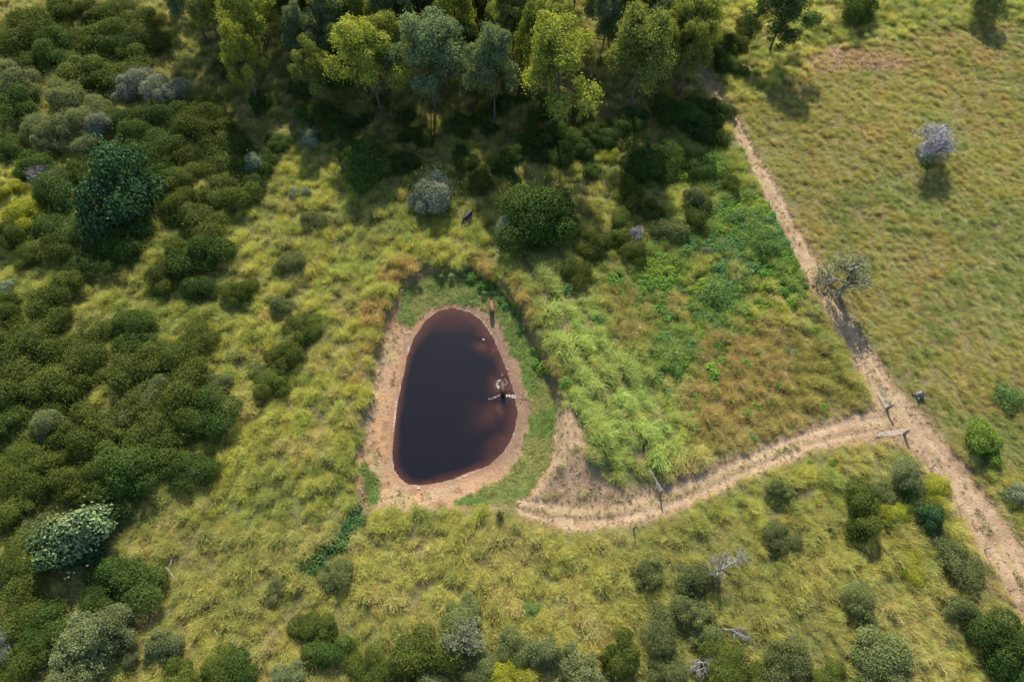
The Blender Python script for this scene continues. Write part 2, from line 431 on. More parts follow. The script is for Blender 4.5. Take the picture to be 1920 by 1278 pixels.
def grass_tint(x, y):
    a = fnoise(x, y, 9, 101); b = fnoise(x, y, 3.2, 131); c = vnoise(x, y, 1.1, 151); e = fnoise(x, y, 20, 171)
    L3 = lambda p_, q_, t_: p_ + (np.array(q_) - p_) * t_[:, None]
    T = np.zeros((len(x), 3)) + np.array((.312, .320, .068))
    T = L3(T, (.365, .315, .12), smooth(.46, .64, b) * .85)
    T = L3(T, (.165, .205, .048), smooth(.50, .66, a) * .7)
    T = L3(T, (.15, .19, .04), smooth(.62, .8, vnoise(x, y, 1.7, 158)) * .6)
    T = L3(T, (.33, .31, .05), smooth(.55, .75, c) * .5)
    low = smooth(U(0, 960)[1], U(0, 1010)[1], y)
    T = L3(T, (.33, .285, .10), low * .35)
    fl = smooth(1.5, -1.5, samp(dF, x, y))
    FT = L3(np.zeros_like(T) + np.array((.255, .24, .062)), (.30, .225, .075), smooth(.48, .64, .6 * b + .4 * e) * .8)
    FT = L3(FT, (.17, .205, .055), smooth(.52, .62, a) * .8)
    FT = L3(FT, (.34, .27, .13), smooth(.62, .8, c) * .5)
    T = T * (1 - fl[:, None]) + FT * fl[:, None]
    dr = smooth(1.5, -2, samp(dY, x, y))
    DT = L3(np.zeros_like(T) + np.array((.285, .225, .072)), (.22, .215, .05), smooth(.48, .6, a) * .8)
    DT = L3(DT, (.36, .27, .12), smooth(.6, .75, c) * .6)
    T = T * (1 - dr[:, None]) + DT * dr[:, None]
    sp = smooth(3.0, -3.5, samp(dS, x, y) + (fnoise(x, y, 3, 161) - .5) * 5) * (1 - smooth(.56, .66, b) * .6)
    T = L3(T, (.255, .325, .085), sp * .9)
    rm = smooth(.6, -.8, samp(dRim, x, y)) * smooth(.35, .6, b)
    T = L3(T, (.315, .215, .07), rm * .85)
    hb = smooth(2.5, 0, samp(dH, x, y))
    T = L3(T, (.13, .21, .045), hb * .8)
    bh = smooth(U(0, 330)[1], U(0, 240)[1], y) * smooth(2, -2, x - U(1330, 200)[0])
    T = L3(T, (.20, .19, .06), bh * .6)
    gl = np.exp(-(samp(dG, x, y) / 1.2) ** 2)
    T = L3(T, (.055, .14, .045), gl * .9)
    ed = smooth(1.6, .2, np.minimum(samp(dK, x, y), samp(dD, x, y)))
    T = L3(T, (.36, .28, .14), ed * .45)
    ba = smooth(1, -1, samp(dBare, x, y))
    T = L3(T, (.36, .23, .11), ba * .7)
    T *= 1.5 * (.84 + .32 * RNG.random((len(x), 1)))
    T *= 1 + .12 * RNG.normal(size=T.shape).clip(-1, 1) * np.array([1, .5, .8])
    return T

# hummocks of long grass plus a lower fill between them
cx, cy_ = rnd_in(31000)
fl = smooth(1, -1, samp(dF, cx, cy_)); k = RNG.random(len(cx)) > .0 * fl
cx, cy_ = cx[k], cy_[k]
big = .68 + 1.15 * RNG.random(len(cx)) ** 1.7
nk = RNG.integers(4, 12, len(cx)); rep = np.repeat(np.arange(len(cx)), nk)
offr = np.abs(RNG.normal(0, .40, len(rep)) * (.5 + .8 * RNG.random(len(cx)))[rep]); offa = RNG.random(len(rep)) * 6.283
hx, hy = cx[rep] + offr * np.cos(offa), cy_[rep] + offr * np.sin(offa)
big = big * (1 - .25 * smooth(1, -1, samp(dF, cx, cy_)))
hh = big[rep] * (1.08 - .62 * np.clip(offr, 0, 1))
fx, fy = rnd_in(230000); fh = .36 + .40 * RNG.random(len(fx)) ** 1.5 + .35 * smooth(.45, .65, fnoise(fx, fy, 2.4, 222))
k = (samp(dF, fx, fy) < 1) | (samp(dY, fx, fy) < 0) | (RNG.random(len(fx)) < .58); fx, fy, fh = fx[k], fy[k], fh[k]; fh = fh * (1 + .1 * smooth(1, -1, samp(dF, fx, fy)))
gxp, gyp, gh = np.concatenate([hx, fx]), np.concatenate([hy, fy]), np.concatenate([hh, fh])
ctin = np.concatenate([np.stack([cx[rep], cy_[rep]], -1), np.stack([fx, fy], -1)])
dk, dd, db, dw_, dba, df, dfe = (samp(A, gxp, gyp) for A in (dK, dD, dB, dW, dBare, dF, dFen))
j = RNG.random(len(gxp))
ok = (dk > -.35 + .8 * j) & (db > .1 + .5 * j * j) & ((dd > .15) | (j < .05)) & (dw_ > .3) & ((dba > 0) | (j < .35)) & (dfe > .35)
thatch = ok
gxp, gyp, gh, ctin = gxp[ok], gyp[ok], gh[ok], ctin[ok]
dk, dd, df = dk[ok], dd[ok], df[ok]
fieldm = smooth(1, -1, df)
gh *= 1 - .32 * fieldm
gh *= .55 + .45 * smooth(0, 1.5, np.minimum(dk, dd))
gh *= .8 + .5 * fnoise(gxp, gyp, 6, 201)
sA, sB = np.array(U(1030, 580)), np.array(U(1225, 890)); sd = (sB - sA) / np.linalg.norm(sB - sA)      # rows along the dam wall
across = (gxp - sA[0]) * -sd[1] + (gyp - sA[1]) * sd[0]
row = np.clip(.5 + .5 * np.sin(across * 2 * np.pi / 2.6 + 9.0 * fnoise(gxp, gyp, 9, 211)) + (fnoise(gxp, gyp, 2.0, 213) - .5) * 1.6, 0, 1)
sl2 = smooth(2.0, -3.0, samp(dS, gxp, gyp)); gh *= 1 + sl2 * (1.1 * row - .35)
kp = ~((sl2 > .5) & (row < .3) & (RNG.random(len(gxp)) < .5))
gxp, gyp, gh, ctin, fieldm = gxp[kp], gyp[kp], gh[kp], ctin[kp], fieldm[kp]
gzp = samp(Z, gxp, gyp) - .03
P = np.stack([gxp, gyp, gzp], -1)
loose = 1 - .72 * np.maximum(fieldm, smooth(0, -2, samp(dS, gxp, gyp)))
yaw = -.75 + (vnoise(gxp, gyp, 7, 240) - .5) * 3.5 + RNG.normal(0, 1, len(P)) * (.25 + 1.0 * loose)
sw_ = .08 + .16 * fieldm + .30 * smooth(0, -2, samp(dS, gxp, gyp))
wnd = vnoise(gxp, gyp, 8, 240) - .5
R = np.stack([RNG.normal(0, .12, len(P)), RNG.normal(0, .12, len(P)) + sw_ * .8, yaw], -1)
wdt = gh * (.9 + .5 * RNG.random(len(P))); S = np.stack([wdt * .5 + .2, wdt * .5 + .2, gh * .9], -1)
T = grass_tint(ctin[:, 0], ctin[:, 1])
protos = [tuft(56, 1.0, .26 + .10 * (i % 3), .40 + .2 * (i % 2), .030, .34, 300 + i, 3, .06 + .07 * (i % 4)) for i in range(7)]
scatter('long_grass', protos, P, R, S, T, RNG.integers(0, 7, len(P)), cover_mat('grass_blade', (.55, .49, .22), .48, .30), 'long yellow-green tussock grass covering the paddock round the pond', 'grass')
print('long grass', len(P))

# short grazed turf ring and sparse wisps on bare ground
tx, ty = GX0 + RNG.random(900000) * (GX1 - GX0), GY0 + RNG.random(900000) * (GY1 - GY0)
a_, b_, c_, d_ = samp(dT, tx, ty), samp(dW, tx, ty), samp(dK, tx, ty), samp(dD, tx, ty)
j = RNG.random(len(tx))
near = samp(cK, tx, ty)
ok = ((a_ < .2 - .5 * j) & (b_ > .4) & (j < .95))
tx1, ty1 = tx[ok], ty[ok]
P = np.stack([tx1, ty1, samp(Z, tx1, ty1) - .01], -1)
s = .16 + .14 * RNG.random(len(P)); n_ = fnoise(tx1, ty1, 3, 260)
T = np.zeros((len(P), 3)) + np.array((.18, .26, .065)); T += (np.array((.30, .30, .10)) - T) * smooth(.5, .68, n_)[:, None]
T *= .8 + .4 * RNG.random((len(P), 1))
R = np.stack([RNG.normal(0, .15, len(P)), RNG.normal(0, .15, len(P)), RNG.random(len(P)) * 6.28], -1)
protos = [tuft(22, 1.0, .8, .8, .16, .5, 400 + i, 2) for i in range(4)]
scatter('grazed_turf', protos, P, R, np.stack([s * 1.3, s * 1.3, s], -1), T, RNG.integers(0, 4, len(P)), cover_mat('turf_blade', (.24, .26, .09), .35, .3), 'short green grazed turf ringing the muddy pond edge', 'grass')
print('turf', len(P))
# straw wisps on tracks, dirt slope and the beach
tx, ty = tx[~ok], ty[~ok]; a_, b_, c_, d_, near, j = (q[~ok] for q in (a_, b_, c_, d_, near, j))
db = samp(dB, tx, ty); pn = fnoise(tx, ty, 2.0, 280); pc = fnoise(tx, ty, 5.0, 284)
mid = smooth(.55, .2, near) * smooth(.40, .52, pc)
ok = ((c_ < .2) & (j < (.05 + .5 * mid * smooth(.4, .5, pn) + .3 * smooth(-.7, .2, c_)))) | ((d_ < .2) & (j < .05 + .4 * smooth(.55, .65, pn))) | ((db < 0) & (b_ > 1.0) & (j < .14 * smooth(.5, .6, pn) + .25 * smooth(-1.2, 0, db))) | ((samp(dBare, tx, ty) < 0) & (j < .25))
ok &= (b_ > .7) & in_view(tx, ty)
tx1, ty1, md_ = tx[ok], ty[ok], mid[ok]
P = np.stack([tx1, ty1, samp(Z, tx1, ty1) - .01], -1)
s = .14 + .2 * RNG.random(len(P))
T = np.zeros((len(P), 3)) + np.array((.33, .25, .14)); T += (np.array((.25, .24, .08)) - T) * np.clip(md_ * .8 + .35 * (RNG.random(len(P)) > .6), 0, 1)[:, None]
T *= .75 + .5 * RNG.random((len(P), 1))
R = np.stack([RNG.normal(0, .5, len(P)), RNG.normal(0, .5, len(P)), RNG.random(len(P)) * 6.28], -1)
protos = [tuft(14, 1.0, .9, .9, .13, .3, 420 + i, 2) for i in range(4)]
scatter('straw_wisps', protos, P, R, np.stack([s * 1.2, s * 1.2, s], -1), T, RNG.integers(0, 4, len(P)), cover_mat('straw_blade', (.46, .36, .21), .25, .5), 'dry straw wisps strewn over the dirt tracks and banks', 'grass')
print('wisps', len(P))
# clods and hoof-churned lumps
def clod(seed):
    r = np.random.default_rng(seed); bm = []
    phi = (1 + 5 ** .5) / 2
    v = np.array([(-1, phi, 0), (1, phi, 0), (-1, -phi, 0), (1, -phi, 0), (0, -1, phi), (0, 1, phi), (0, -1, -phi), (0, 1, -phi), (phi, 0, -1), (phi, 0, 1), (-phi, 0, -1), (-phi, 0, 1)]) / 1.9
    f = np.array([(0, 11, 5), (0, 5, 1), (0, 1, 7), (0, 7, 10), (0, 10, 11), (1, 5, 9), (5, 11, 4), (11, 10, 2), (10, 7, 6), (7, 1, 8), (3, 9, 4), (3, 4, 2), (3, 2, 6), (3, 6, 8), (3, 8, 9), (4, 9, 5), (2, 4, 11), (6, 2, 10), (8, 6, 7), (9, 8, 1)])
    v = v * (.65 + .7 * r.random((12, 1))) * np.array([1, .8, .55])
    return mesh_np('clod', v, [f], None, {'v': ('FLOAT', r.random(12))})
tx, ty = GX0 + RNG.random(300000) * (GX1 - GX0), GY0 + RNG.random(300000) * (GY1 - GY0)
c_, d_, b_, db = (samp(A, tx, ty) for A in (dK, dD, dW, dB)); j = RNG.random(len(tx)); pn = fnoise(tx, ty, 1.5, 290)
ok = (((c_ < 0) & (j < .22)) | ((d_ < 0) & (j < .35)) | ((db < -.1) & (b_ > .5) & (j < .5 * smooth(.45, .6, pn)) & (samp(dT, tx, ty) > .1))) & in_view(tx, ty)
P = np.stack([tx[ok], ty[ok], samp(Z, tx[ok], ty[ok]) + .01], -1)
s = .03 + .12 * RNG.random(len(P)) ** 3
T = np.array((.28, .18, .11)) * (.7 + .6 * RNG.random((len(P), 1)))
R = RNG.random((len(P), 3)) * 6.28
scatter('earth_clods', [clod(500 + i) for i in range(4)], P, R, np.stack([s, s, s], -1), T, RNG.integers(0, 4, len(P)), cover_mat('clod_earth', (.42, .29, .18), 0, .4), 'crumbled clods of dry tan earth on tracks and beach', 'earth')
print('clods', len(P))

# herb patch: knee-high broad-leaved weeds
def leaf_quads(c, nrm, ln, wd, r, hang=0.0):
    """rhombic leaves at c with normal nrm"""
    k = len(c)
    a = r.normal(size=(k, 3)); a[:, 2] -= hang
    a -= nrm * (a * nrm).sum(1, keepdims=True); a /= np.linalg.norm(a, axis=1, keepdims=True) + 1e-9
    b = np.cross(nrm, a)
    ln, wd = np.broadcast_to(ln, k)[:, None] * .5, np.broadcast_to(wd, k)[:, None] * .5
    V = np.stack([c - a * ln, c + b * wd - a * ln * .15, c + a * ln, c - b * wd - a * ln * .15], 1)
    Fq = np.arange(k * 4).reshape(k, 4)
    return V.reshape(-1, 3), Fq
def unit(v): return v / (np.linalg.norm(v, axis=-1, keepdims=True) + 1e-9)

def herb(seed):
    r = np.random.default_rng(seed); k = 170
    d = unit(r.normal(size=(k, 3)) * np.array([1, 1, .8])); d[:, 2] = np.abs(d[:, 2])
    c = d * (.45 + .55 * r.random((k, 1)) ** .5) * np.array([.75, .75, .9])
    V, Fq = leaf_quads(c, unit(d * .7 + r.normal(size=(k, 3)) * .5 + np.array([0, 0, .5])), .24 + .1 * r.random(k), .13 + .05 * r.random(k), r)
    return mesh_np('herb', V, [Fq], None, {'v': ('FLOAT', np.repeat(r.random(k), 4))})
tx, ty = GX0 + RNG.random(420000) * (GX1 - GX0), GY0 + RNG.random(420000) * (GY1 - GY0)
hd, gd = samp(dH, tx, ty), samp(dG, tx, ty); j = RNG.random(len(tx))
sl_ = (samp(dS, tx, ty) < 0) | (samp(dY, tx, ty) < 5)
ok = ((hd < .3) & (j < .95)) | ((hd < 5) & (hd > 0) & (j < .05 * (1 + (fnoise(tx, ty, 3, 300) > .52) * 2))) | ((gd < .8) & (j < .7) & (ty < U(0, 930)[1])) | (sl_ & (j < .008)) 
ok &= (samp(dF, tx, ty) > 0) & (samp(dK, tx, ty) > .4) & (samp(dB, tx, ty) > 0) & (samp(dD, tx, ty) > .3) & in_view(tx, ty)
ok |= (samp(dB, tx, ty) > -1.0) & (samp(dB, tx, ty) < .4) & (j < .12) & (ty > U(0, 700)[1]) & (tx > U(880, 600)[0])
hx, hy = tx[ok], ty[ok]
P = np.stack([hx, hy, samp(Z, hx, hy) - .02], -1)
s = (.45 + .6 * RNG.random(len(P)) ** 1.3) * (.75 + .6 * fnoise(hx, hy, 3, 310))
n_ = fnoise(hx, hy, 4, 320)
T = np.zeros((len(P), 3)) + np.array((.115, .23, .035)); T += (np.array((.22, .29, .035)) - T) * smooth(.52, .66, n_)[:, None]; T += (np.array((.09, .19, .06)) - T) * smooth(.48, .36, n_)[:, None]
T += (np.array((.05, .11, .04)) - T) * np.exp(-(samp(dG, hx, hy) / 1.5) ** 2)[:, None]
T *= .8 + .4 * RNG.random((len(P), 1))
R = np.stack([RNG.normal(0, .15, len(P)), RNG.normal(0, .15, len(P)), RNG.random(len(P)) * 6.28], -1)
scatter('green_weeds', [herb(600 + i) for i in range(5)], P, R, np.stack([s, s, s], -1), T, RNG.integers(0, 5, len(P)), cover_mat('weed_leaf', (.13, .22, .05), .35, .6), 'lush bright green broad-leaved weeds in patches beside the track', 'weeds')
print('herbs', len(P))

# ------------------------------------------------------------------ woody plants: unit meshes
def tube(path, radii, sides=6):
    path = np.array(path, float); V = []
    for i, p_ in enumerate(path):
        d = unit(path[min(i + 1, len(path) - 1)] - path[max(i - 1, 0)])
        u_ = unit(np.cross(d, np.array([.3, 1, .2]))); v_ = np.cross(d, u_)
        a = np.arange(sides) * 2 * np.pi / sides
        V.append(p_ + radii[i] * (np.cos(a)[:, None] * u_ + np.sin(a)[:, None] * v_))
    V = np.concatenate(V); Fq = []
    for i in range(len(path) - 1):
        for s_ in range(sides):
            q = (s_ + 1) % sides
            Fq.append((i * sides + s_, i * sides + q, (i + 1) * sides + q, (i + 1) * sides + s_))
    return V, np.array(Fq)
def join(parts):
    V, Fq, o = [], [], 0
    for v, f in parts:
        V.append(v); Fq.append(f + o); o += len(v)
    return np.concatenate(V), np.concatenate(Fq)

def dome(seed, nlobes, leaves, ln, wd, flat=1.0, rough=.5, lobe=(.34, .52), hang=0.0, fill=.25):
    """rounded shrub crown of radius 1, height about 1: leaves on many lobes; returns crown and stem meshes"""
    r = np.random.default_rng(seed)
    cen, rd = [], []
    asp = .72 + .5 * r.random(); sk = r.normal() * .12
    for i in range(nlobes):
        a = i * 2.4 + r.random() * 1.6; q = math.sqrt((i + .3) / nlobes) * (.52 + .32 * r.random())
        cen.append((q * math.cos(a) * asp + sk, q * math.sin(a) / asp, (.60 - .40 * q * q) * flat * (.35 + .85 * r.random())))
        rd.append(lobe[0] + (lobe[1] - lobe[0]) * r.random() ** 1.5)
    cen, rd = np.array(cen), np.array(rd)
    which = r.choice(nlobes, leaves, p=rd ** 2 / (rd ** 2).sum())
    d = unit(r.normal(size=(leaves, 3)))
    up = r.random(leaves) < .75; d[:, 2] = np.where(up, np.abs(d[:, 2]), d[:, 2])
    shell = np.where(r.random(leaves) < fill, .45 + .45 * r.random(leaves), .82 + .26 * r.random(leaves) + np.where(r.random(leaves) < .26, .30 * np.abs(r.normal(size=leaves)), 0) * (.4 + 1.2 * (np.sin(d[:, 0] * 9 + which) * np.sin(d[:, 1] * 8 + 2 * which) > .2)))
    c = cen[which] + d * (rd[which] * shell)[:, None] * np.array([1, 1, .85])
    inside = (np.linalg.norm((c[:, None] - cen[None]) / np.array([1, 1, .85]), axis=2) < rd[None] * .72).any(1)
    k = (c[:, 2] > .01) & ~(inside & (r.random(leaves) > .15))
    c, d, which = c[k], d[k], which[k]
    m_ = len(c)
    nr = unit(d + r.normal(size=(m_, 3)) * rough)
    V, Fq = leaf_quads(c, nr, ln * (.7 + .6 * r.random(m_)), wd * (.7 + .6 * r.random(m_)), r, hang)
    lv = r.random(nlobes)
    vv = np.clip(.55 * r.random(m_) + .45 * lv[which], 0, 1)
    crown = mesh_np('crown', V, [Fq], None, {'v': ('FLOAT', np.repeat(vv, 4))})
    st = []
    for i in range(min(nlobes, 9)):
        e = cen[i]; b = np.array([r.normal() * .05, r.normal() * .05, -.06])
        mid_ = (b + e) / 2 + r.normal(size=3) * .05
        st.append(tube([b, mid_, e], [.035, .024, .010], 5))
    V, Fq = join(st)
    return crown, mesh_np('stems', V, [Fq], None, None, True)

DOME = {'L': [dome(10 + i, 12 + i, 25000, .046, .030, 1.05, .62, (.15, .46)) for i in range(11)],
        'G': [dome(40 + i, 10 + i, 24000, .056, .026, 1.0, .75, (.22, .46), .3, .45) for i in range(6)],
        'F': [dome(60 + i, 17, 19000, .066, .046, 1.05, .6, (.26, .44)) for i in range(2)],
        'N': [dome(70 + i, 13, 5500, .10, .055, .9, .6) for i in range(3)]}
def sparse(seed, n_twigs, leaves, ln=.05, wd=.022, bole=.42):
    """bare or thin crown: a trunk with forking twigs; leaves sparse"""
    r = np.random.default_rng(seed); st, tips = [], []
    def grow(p0, d, L, rad_, lev):
        p1 = p0 + d * L * .5 + r.normal(size=3) * L * .06; p2 = p0 + d * L + r.normal(size=3) * L * .09
        st.append(tube([p0, p1, p2], [rad_, rad_ * .8, rad_ * .55], 5 if lev < 2 else 3))
        tips.append(p2); tips.append(p1) if lev > 1 else None
        if lev < 4:
            for _ in range(n_twigs if lev else 5):
                nd = unit(d + r.normal(size=3) * .62 + np.array([0, 0, .12]))
                grow(p0 + (p2 - p0) * (.55 + .45 * r.random()), nd, max(L, .36 if lev == 0 else 0) * (.60 + .18 * r.random()), rad_ * .5, lev + 1)
    grow(np.array([0, 0, -.05]), np.array([.06, .02, 1.0]), bole, .045, 0)
    V, Fq = join(st)
    trunk = mesh_np('twigs', V, [Fq], None, None, True)
    crown = None
    if leaves:
        tips = np.array(tips); w_ = r.integers(0, len(tips), leaves); c = tips[w_] + r.normal(size=(leaves, 3)) * .05
        V, Fq = leaf_quads(c, unit(r.normal(size=(leaves, 3)) + np.array([0, 0, .4])), ln, wd, r, .3 if ln < .1 else -.6)
        crown = mesh_np('leaves', V, [Fq], None, {'v': ('FLOAT', np.repeat(r.random(leaves), 4))})
    return crown, trunk
SPARSE = {'R': [sparse(80 + i, 4, 1700, .05, .020, .3) for i in range(3)], 'D': [sparse(90 + i, 4, 0) for i in range(3)], 'H': [sparse(96 + i, 4, 2600, .12, .007, .2) for i in range(2)]}

def gum(seed, lean=0.0, open_=1.0, low=.38):
    """eucalypt: height 1, crown radius about .32; leaf clumps on ascending limbs"""
    r = np.random.default_rng(seed); st, clumps = [], []
    top = np.array([lean * .4 + r.normal() * .02, r.normal() * .02, .86])
    tp = [np.array([0, 0, -.03]), np.array([lean * .1, 0, .22]), np.array([lean * .22 + r.normal() * .015, r.normal() * .015, .48]), top]
    st.append(tube(tp, [.019, .015, .011, .004], 7))
    for i in range(15):
        h = low + (.86 - low) * (i / 14.0) ** .9
        q = h / .86; base_ = np.array([np.interp(h, [0, .22, .48, .86], [p_[k_] for p_ in tp]) for k_ in range(3)])
        a = i * 2.4 + r.random(); reach = (.30 - .20 * (q - .45) ** 2 * 2) * (.45 + .85 * r.random()) * (1.15 - .5 * max(0, q - .6) / .4)
        e = base_ + np.array([math.cos(a) * reach, math.sin(a) * reach, .08 + .12 * r.random()])
        m_ = (base_ + e) / 2 + np.array([0, 0, -.015]) + r.normal(size=3) * .012
        st.append(tube([base_, m_, e], [.007, .005, .0025], 5))
        clumps.append((e, .072 + .055 * r.random()))
        for _ in range(3):
            b2 = base_ + (e - base_) * (.45 + .3 * r.random()); e2 = b2 + unit(r.normal(size=3) + np.array([math.cos(a), math.sin(a), .5])) * (.07 + .10 * r.random())
            st.append(tube([b2, e2], [.003, .0015], 4)); clumps.append((e2, .050 + .045 * r.random()))
    clumps.append((top + np.array([0, 0, .05]), .085)); clumps.append((top + r.normal(size=3) * .03, .09))
    if open_ < 1: clumps = [c_ for c_ in clumps if r.random() < open_]
    V_, F_, vv, o = [], [], [], 0
    for c0, rc in clumps:
        k = int(48000 * rc * rc); d = unit(r.normal(size=(k, 3))); up = r.random(k) < .6; d[:, 2] = np.where(up, np.abs(d[:, 2]), d[:, 2])
        sh = np.where(r.random(k) < .35, .3 + .6 * r.random(k), .8 + .25 * r.random(k) + .22 * np.abs(r.normal(size=k)) * (r.random(k) < .4))
        c = c0 + d * (rc * sh)[:, None] * np.array([1, 1, .8])
        c[:, 2] -= np.where((d[:, 2] < .1) & (r.random(k) < .5), rc * .8 * r.random(k), 0)
        V, Fq = leaf_quads(c, unit(d + r.normal(size=(k, 3)) * .6), .027 * (.7 + .6 * r.random(k)), .012 * (.8 + .5 * r.random(k)), r, .8)
        V_.append(V); F_.append(Fq + o); o += len(V); vv.append(np.repeat(np.clip(r.random(k) * .6 + r.random() * .4, 0, 1), 4))
    crown = mesh_np('crown', np.concatenate(V_), [np.concatenate(F_)], None, {'v': ('FLOAT', np.concatenate(vv))})
    V, Fq = join(st)
    return crown, mesh_np('trunk', V, [Fq], None, None, True)
GUM = [gum(120 + i, (i % 3 - 1) * .12, (1, .85, 1, .75, .9, 1)[i], (.36, .45, .30, .42, .5, .34)[i]) for i in range(6)]

# materials of the leaves
LM = {'L': leaf_mat('olive_leaf', (.038, .064, .011), (.125, .148, .028), .32, .6, .25, .2),
      'Ld': leaf_mat('deep_green_leaf', (.028, .062, .011), (.085, .125, .026), .30, .55, .25, .2),
      'Lg': leaf_mat('greyish_olive_leaf', (.105, .130, .045), (.175, .195, .070), .3, .65, .25, .2),
      'G': leaf_mat('grey_green_leaf', (.13, .16, .065), (.20, .225, .10), .35, .6, .3, .15),
      'S': leaf_mat('silver_leaf', (.17, .195, .14), (.29, .31, .24), .3, .6, .25, .12),
      'F': leaf_mat('glossy_dark_leaf', (.026, .062, .024), (.058, .112, .042), .25, .55, .25, .1),
      'Y': leaf_mat('yellow_green_leaf', (0.174, 0.203, 0.020), (0.348, 0.348, 0.043), .4, .6, .25, .15),
      'P': leaf_mat('pale_leaf', (.10, .15, .08), (.30, .34, .22), .3, .5, .35, .15),
      'N': leaf_mat('fresh_green_leaf', (.08, .16, .04), (.16, .23, .07), .38, .5, .25, .15),
      'B': leaf_mat('lime_leaf', (.12, .20, .03), (.22, .29, .06), .42, .5, .3, .1),
      'W': leaf_mat('blossom_tree_leaf', (.032, .075, .030), (.075, .13, .05), .22, .55, .25, .1),
      'bl': leaf_mat('cream_blossom', (.15, .215, .09), (.26, .31, .155), .3, .7, .2, .08),
      'R': leaf_mat('thin_grey_leaf', (.17, .185, .11), (.26, .27, .17), .35, .6, .2, .1),
      'Ey': leaf_mat('gum_leaf_yellow', (.125, .165, .038), (.34, .35, .055), .36, .55, .15, .12),
      'Eg': leaf_mat('gum_leaf_grey', (0.087, 0.131, 0.070), (0.189, 0.239, 0.109), .34, .5, .15, .18),
      'Eo': leaf_mat('gum_leaf_olive', (.11, .145, .035), (.25, .275, .065), .36, .5, .15, .18),
      'Ed': leaf_mat('gum_leaf_deep', (0.043, 0.080, 0.027), (0.105, 0.148, 0.043), .32, .5, .15, .12)}
BARK = plain_mat('shrub_bark', (.09, .07, .055), (.17, .145, .12), 9)
GBARK = plain_mat('gum_bark', (.045, .038, .034), (.12, .10, .085), 14, .85, .2, .5, 0, (1, 1, .3))
TWIG = plain_mat('grey_twigs', (.20, .188, .19), (.32, .30, .305), 6, .85)
OLDWOOD = plain_mat('old_stump_wood', (.11, .10, .09), (.20, .185, .17), 8, .85)
DEAD = plain_mat('weathered_wood', (.15, .14, .135), (.26, .245, .24), 8, .85)

def with_mat(name, me, mat, parent):
    o = bpy.data.objects.new(name, me)
    if not len(me.materials): me.materials.append(None)
    link(o, parent); o.material_slots[0].link = 'OBJECT'; o.material_slots[0].material = mat
    return o
def empty(name, x, y, z, rz=0):
    e = bpy.data.objects.new(name, None); e.empty_display_size = .3; e.location = (x, y, z); e.rotation_euler = (0, 0, rz)
    return link(e)

# kind: (mesh set, leaf materials, height/radius, name, label words, category)
KIND = {'L': ('L', 'L', 1.05, 'lantana_shrub', 'olive-green rounded shrub', 'shrub'),
        'K': ('L', 'Ld', 1.1, 'lantana_shrub', 'deep-green rounded shrub', 'shrub'),
        'g': ('G', 'Lg', 1.05, 'lantana_shrub', 'greyish-olive rounded shrub', 'shrub'),
        'G': ('G', 'G', 1.45, 'wattle_tree', 'soft grey-green bushy tree', 'tree'),
        'S': ('G', 'S', 1.5, 'silver_tree', 'silvery-leaved bushy tree', 'tree'),
        'F': ('F', 'F', 1.45, 'fig_tree', 'broad glossy dark-green tree', 'tree'),
        'Y': ('L', 'Y', .9, 'yellow_shrub', 'yellow-green leafy shrub', 'shrub'),
        'P': ('N', 'P', 1.6, 'pale_shrub', 'small pale-topped leafy shrub', 'shrub'),
        'N': ('N', 'N', .95, 'green_bush', 'fresh bright-green bush', 'bush'),
        'B': ('F', 'B', 1.15, 'lime_bush', 'round lime-green bush', 'bush')}
cnt = {}
PLANTS = []
def shrub(kind, px, py, rp, zone, label=None, hk=None, group=True):
    ms, lm, hr, nm, words, cat = KIND[kind]
    hr = hk or hr
    x, y = U(px, py, 0); r_ = rp * mpp(px, py)
    for _ in range(3):
        z0 = gz(x, y); x, y = U(px, py, z0 + .5 * hr * r_)
    z0 = gz(x, y)
    i = cnt.get(ms, 0); cnt[ms] = i + 1
    crown, stem = DOME[ms][i % len(DOME[ms])]
    e = empty(nm, x, y, z0 - .02, random.random() * 6.28)
    f = .86 + .3 * random.random()
    q_ = 1.24 if ms == 'L' else 1.12
    s = (r_ * q_ * f, r_ * q_ / f, r_ * hr * (.8 + .4 * random.random()))
    c = with_mat('crown', crown, LM[lm], e); t_ = with_mat('stem', stem, BARK, e)
    c.scale = t_.scale = s
    size = 'small' if r_ < 1.7 else ('large' if r_ > 3.1 else 'mid-sized')
    if label: tag(e, label, cat)
    else: PLANTS.append((e, '' if words.startswith('small') else size + ' ', words, zone, nm, cat, x, y))
    return e, r_

